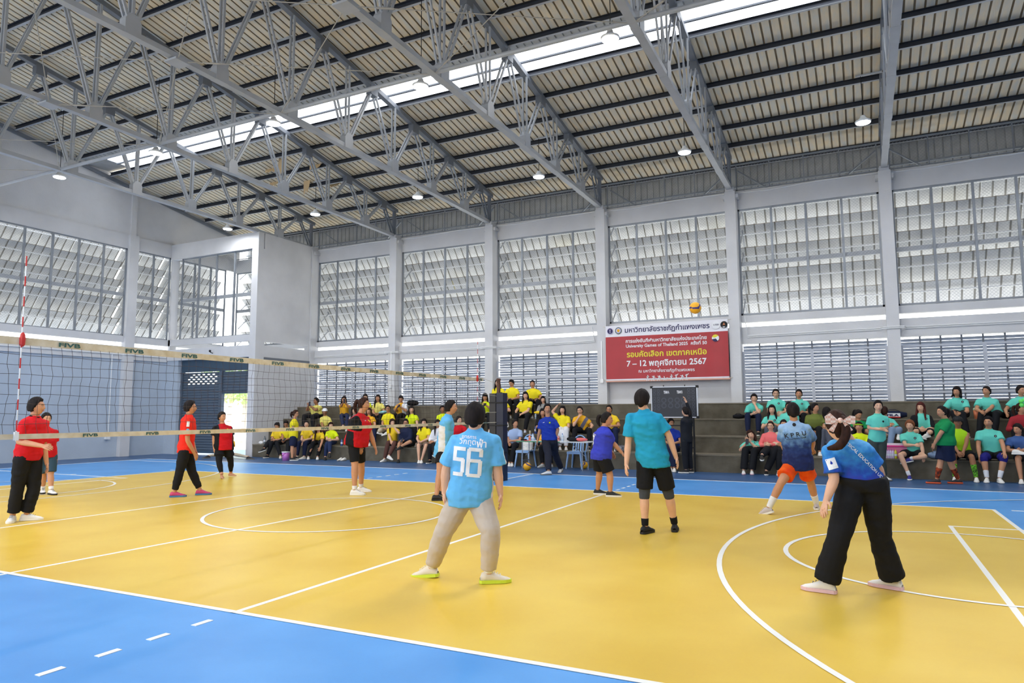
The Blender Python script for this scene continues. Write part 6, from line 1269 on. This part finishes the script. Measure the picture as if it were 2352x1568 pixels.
r = thing('white_jacket', tpos(1290, 2, .1), 'white jacket hanging over the lap of the woman with raised arm', 'jacket'); b = MB(); p = tpos(1292, 2, -.1); loft(b, [(p + V(.02, 0, .16), V(1, 0, 0), V(0, 1, 0), .17, .12), (p + V(0, -.1, .12), V(1, 0, 0), V(0, 1, 0), .18, .12), (p + V(0, -.2, -.05), V(1, 0, 0), V(0, 1, 0), .17, .05), (p + V(-.01, -.22, -.25), V(1, 0, 0), V(0, 1, 0), .12, .03)], 16); b.build('jacket_cloth', C['white'], r, True)
# purple bucket
p = at(656, 1057, z=0); r = thing('plastic_bucket', p, 'lilac plastic bucket with white lid on the floor before the bleachers', 'bucket'); MB().lathe(p, [(.10, 0), (.125, .26)], 20).build('bucket_body', mat('lilac_plastic', (204, 122, 206), .45), r, True); MB().lathe(p + V(0, 0, .25), [(.128, 0), (.134, .005), (.134, .03), (0, .034)], 20).build('lid', WHITE, r, True)
MB().tube([p + V(-.12, -.04, .22), p + V(-.02, -.125, .15), p + V(.08, -.1, .24)], .006, 6).build('handle', BLACK, r)
# pair of trainers on the floor
for i, px in enumerate((783, 791)):
    g = at(px, 1058, z=0); r = thing('trainer', g, ('left', 'right')[i] + ' one of two empty white trainers on the floor behind the ponytailed player', 'shoe', 'empty trainers on the floor'); shoe_geo(r, g, V(.1, -1, 0), 1.0, SHOE['white'], SOLE['grey'], False)
g = at(2098, 1098, z=0); r = thing('trainer', g, 'empty blue trainer lying on the floor beside the orange haired boy', 'shoe'); shoe_geo(r, g, V(.8, -.5, 0), 1.0, SHOE['blue'], SOLE['white'], False)
g = at(2334, 1038, y=9.3); r = thing('trainer', g, 'white shoe in the hands of the faded blue T-shirt person', 'shoe'); shoe_geo(r, g - V(0, 0, .05), V(1, -.3, 0), 1.0, SHOE['white'], SOLE['white'], False)
# pink storage box with bottles
p = tpos(2052, 1, .25); r = thing('storage_box', p, 'pink and clear plastic storage box on the first tier', 'box'); x, y, z = p
MB().box(x - .26, x + .26, y - .17, y + .17, z, z + .26).build('box_body', mat('clear_pink_plastic', (232, 130, 170), .3), r); MB().box(x - .28, x + .28, y - .19, y + .19, z + .26, z + .29).build('lid', mat('magenta_plastic', (232, 50, 140), .4), r); MB().box(x - .2, x + .18, y - .12, y + .1, z + .29, z + .33).build('folded_cloth', C['white'], r)
for i, (px, c, l) in enumerate(((2037, (214, 196, 226), 'leftmost lilac drink bottle in front of the pink box'), (2041.5, (206, 190, 226), 'lilac drink bottle beside the leftmost one in front of the pink box'), (2046, (214, 196, 226), 'lilac drink bottle beside the rightmost one in front of the pink box'), (2051, (206, 190, 226), 'rightmost lilac drink bottle in front of the pink box'), (2057, (208, 206, 60), 'yellow drink bottle at the right of the lilac bottles'))):
    q = tpos(px, 1, .04, 1035); bottle(q, l, c, (200, 150, 200) if i < 4 else (230, 200, 60), .2, .03, 'drink bottles before the pink box')
p = tpos(785, 1, .1, 1010); bottle(p, 'blue water bottle standing on the first tier by the ponytailed player', (60, 84, 140), (40, 50, 90), .24, .035, None)
p = tpos(1231, 2, .1, 990); bottle(p, 'blue flask on the second tier left of the referee', (56, 80, 150), (40, 60, 120), .26, .045, None)
p = tpos(1230.5, 3, .05, 946); bottle(p, 'small blue capped bottle beside the girl in grey hoodie', (170, 196, 220), (50, 90, 190), .18, .03, None)
p = tpos(608, 1, .2, 1010); bottle(p, 'grey flask standing on the first tier by the corner', (110, 118, 124), (90, 96, 100), .28, .04, None)
p = tpos(600, 1, .15, 1010); r = thing('paper_bag', p, 'crumpled white bag on the first tier at the corner', 'bag'); b = MB(); b.ball(p + V(0, 0, .05), (.1, .07, .06), 10); b.build('bag_body', WHITE, r)
p = tpos(2243, 3, .05, 946); r = thing('plastic_cup', p, 'tall orange drink cup with crumpled topping on the third tier', 'cup'); MB().lathe(p, [(.05, 0), (.07, .2)], 16).build('cup_body', mat('orange_drink_cup', (222, 130, 90), .4), r, True); MB().ball(p + V(0, 0, .22), (.075, .075, .05), 10).build('topping', mat('white_green_topping', (226, 230, 210), .6, rgb2=(120, 140, 80), scale=40), r, True)
p = tpos(1219, 2, -.02, 990); r = thing('umbrella', V(p.x, p.y, TIER[0][1]), 'folded cream umbrella leaning against the riser beside the bob haired woman', 'umbrella'); MB().tube([(p.x, p.y - .06, TIER[0][1] + .0), (p.x - .01, p.y - .03, TIER[1][1] + .1)], [.008, .03], 8).build('canopy', C['beige'], r); MB().tube([(p.x - .01, p.y - .03, TIER[1][1] + .1), (p.x - .01, p.y - .02, TIER[1][1] + .18)], .01, 6).build('handle', BLACK, r)
p = tpos(2045, 2, .05, 985); r = thing('snack_bag', p, 'clear bag of snacks on the second tier below the duffel bag', 'bag'); b = MB(); b.ball(p + V(0, 0, .07), (.16, .09, .07), 12); b.build('bag_body', mat('snack_bag_print', (190, 168, 150), .35, rgb2=(120, 90, 70), scale=26), r, True)
# hair bow in neon net
p = at(2352, 925, y=10.35); r = thing('neon_hair_bow', p, 'neon green net hair bow at the right edge', 'bow'); b = MB()
for i in range(5): b.ball(p + V(.06 * math.cos(i * 1.3), -.03 + .01 * i, .07 * math.sin(i * 1.3)), (.05, .03, .05), 8)
b.build('bow_net', mat('neon_net_fabric', (110, 236, 110), .7), r, True)
# phones held in hands
def phone(px, py, y, lab, tilt=.6, rz=0):
    p = at(px, py, y=y); r = thing('phone', p, lab, 'phone', 'phones held by spectators'); o = MB(); o.box(-.036, .036, -.005, .005, -.075, .075); k = link('phone_body', o.mesh('phone_body', BLACK), r); k.rotation_euler = (tilt, 0, rz)
    s_ = MB(); s_.box(-.032, .032, -.0062, -.005, -.068, .068); k2 = link('screen', s_.mesh('screen', mat('phone_glass', (40, 44, 56), .15)), r); k2.rotation_euler = (tilt, 0, rz)
phone(790.5, 920.5, 10.72, 'phone held up before the face of the woman in amber', 0); phone(916, 932, 10.75, 'phone held by the spectator in yellow bib', -.9); phone(1113, 929, 10.75, 'phone held by the neon shirt woman left of the post', -.9)
phone(1716, 1014, 9.3, 'phone held by the reclining woman in mint polo', -.5); phone(653, 1009, 9.35, 'phone held by the person between the two yellow girls', -.9); phone(923, 1011, 9.35, 'phone in the hand of the navy jacket man', -.7); phone(711, 927, 10.7, 'phone held by the heavy man on the third tier', 0); phone(692, 979, 9.15, 'phone held by the standing ponytailed girl in yellow', -.9)
# small security camera on the corner room beam
p = V(at(489, 811, y=9.53).x, 9.53, at(489, 811, y=9.53).z); r = thing('security_camera', p, 'small dark security camera on the corner room beam', 'camera'); MB().tube([p, p + V(0, -.1, .02), p + V(.02, -.14, .06)], .015, 6).ball(p + V(.02, -.15, .07), .045, 10).build('camera_body', BLACK, r)

# ------------------------------------------------------------------ outside the doorway
LEAF = mat('glare_pale_leaf', (186, 206, 140), .7, rgb2=(150, 184, 110), scale=3)  # leaf colour paled to imitate the outdoor glare
rnd = random.Random(3)
def tree(x, y, h, r0, lab):
    t = thing('tree', (x, y, -.02), lab, 'tree', 'trees outside the doorway'); MB().tube([(x, y, -.02), (x + .1, y, h * .45), (x, y + .1, h * .7)], [.16, .11, .06], 8).build('trunk', mat('glare_pale_bark', (190, 178, 160), .9), t); b = MB()  # bark lightened for the same glare
    for i in range(900):
        u = Vector((rnd.gauss(0, 1), rnd.gauss(0, 1), rnd.gauss(0, 1))).normalized() * r0 * rnd.uniform(.6, 1); c = V(x, y, h * .72) + V(u.x, u.y, u.z * .8); a = Vector((rnd.uniform(-1, 1), rnd.uniform(-1, 1), rnd.uniform(-1, 1))).normalized() * .14; d = a.cross(V(rnd.uniform(-1, 1), 1, .3)).normalized() * .08
        b.add([c - a, c - d, c + a, c + d], [(0, 1, 2, 3)])
    tag(b.build('foliage', LEAF, t), kind='stuff')
tree(-22, 18.5, 4.6, 1.7, 'glare-pale green tree seen through the bright doorway'); tree(-27, 22, 5.2, 2.0, 'second glare-pale tree farther out beyond the doorway')
r = thing('goal_post', (-18.2, 17.5, -.02), 'green painted goal frame standing outside the doorway', 'frame'); GP = mat('mint_green_post', (120, 200, 180), .5); MB().tube([(-18.2, 17.5, 0), (-18.2, 17.5, 2.3), (-18.2, 19.5, 2.3)], .05, 8).build('post', GP, r); MB().box(-18.5, -18.25, 17.4, 17.5, 0, 1.4).build('post_pad', GP, r)
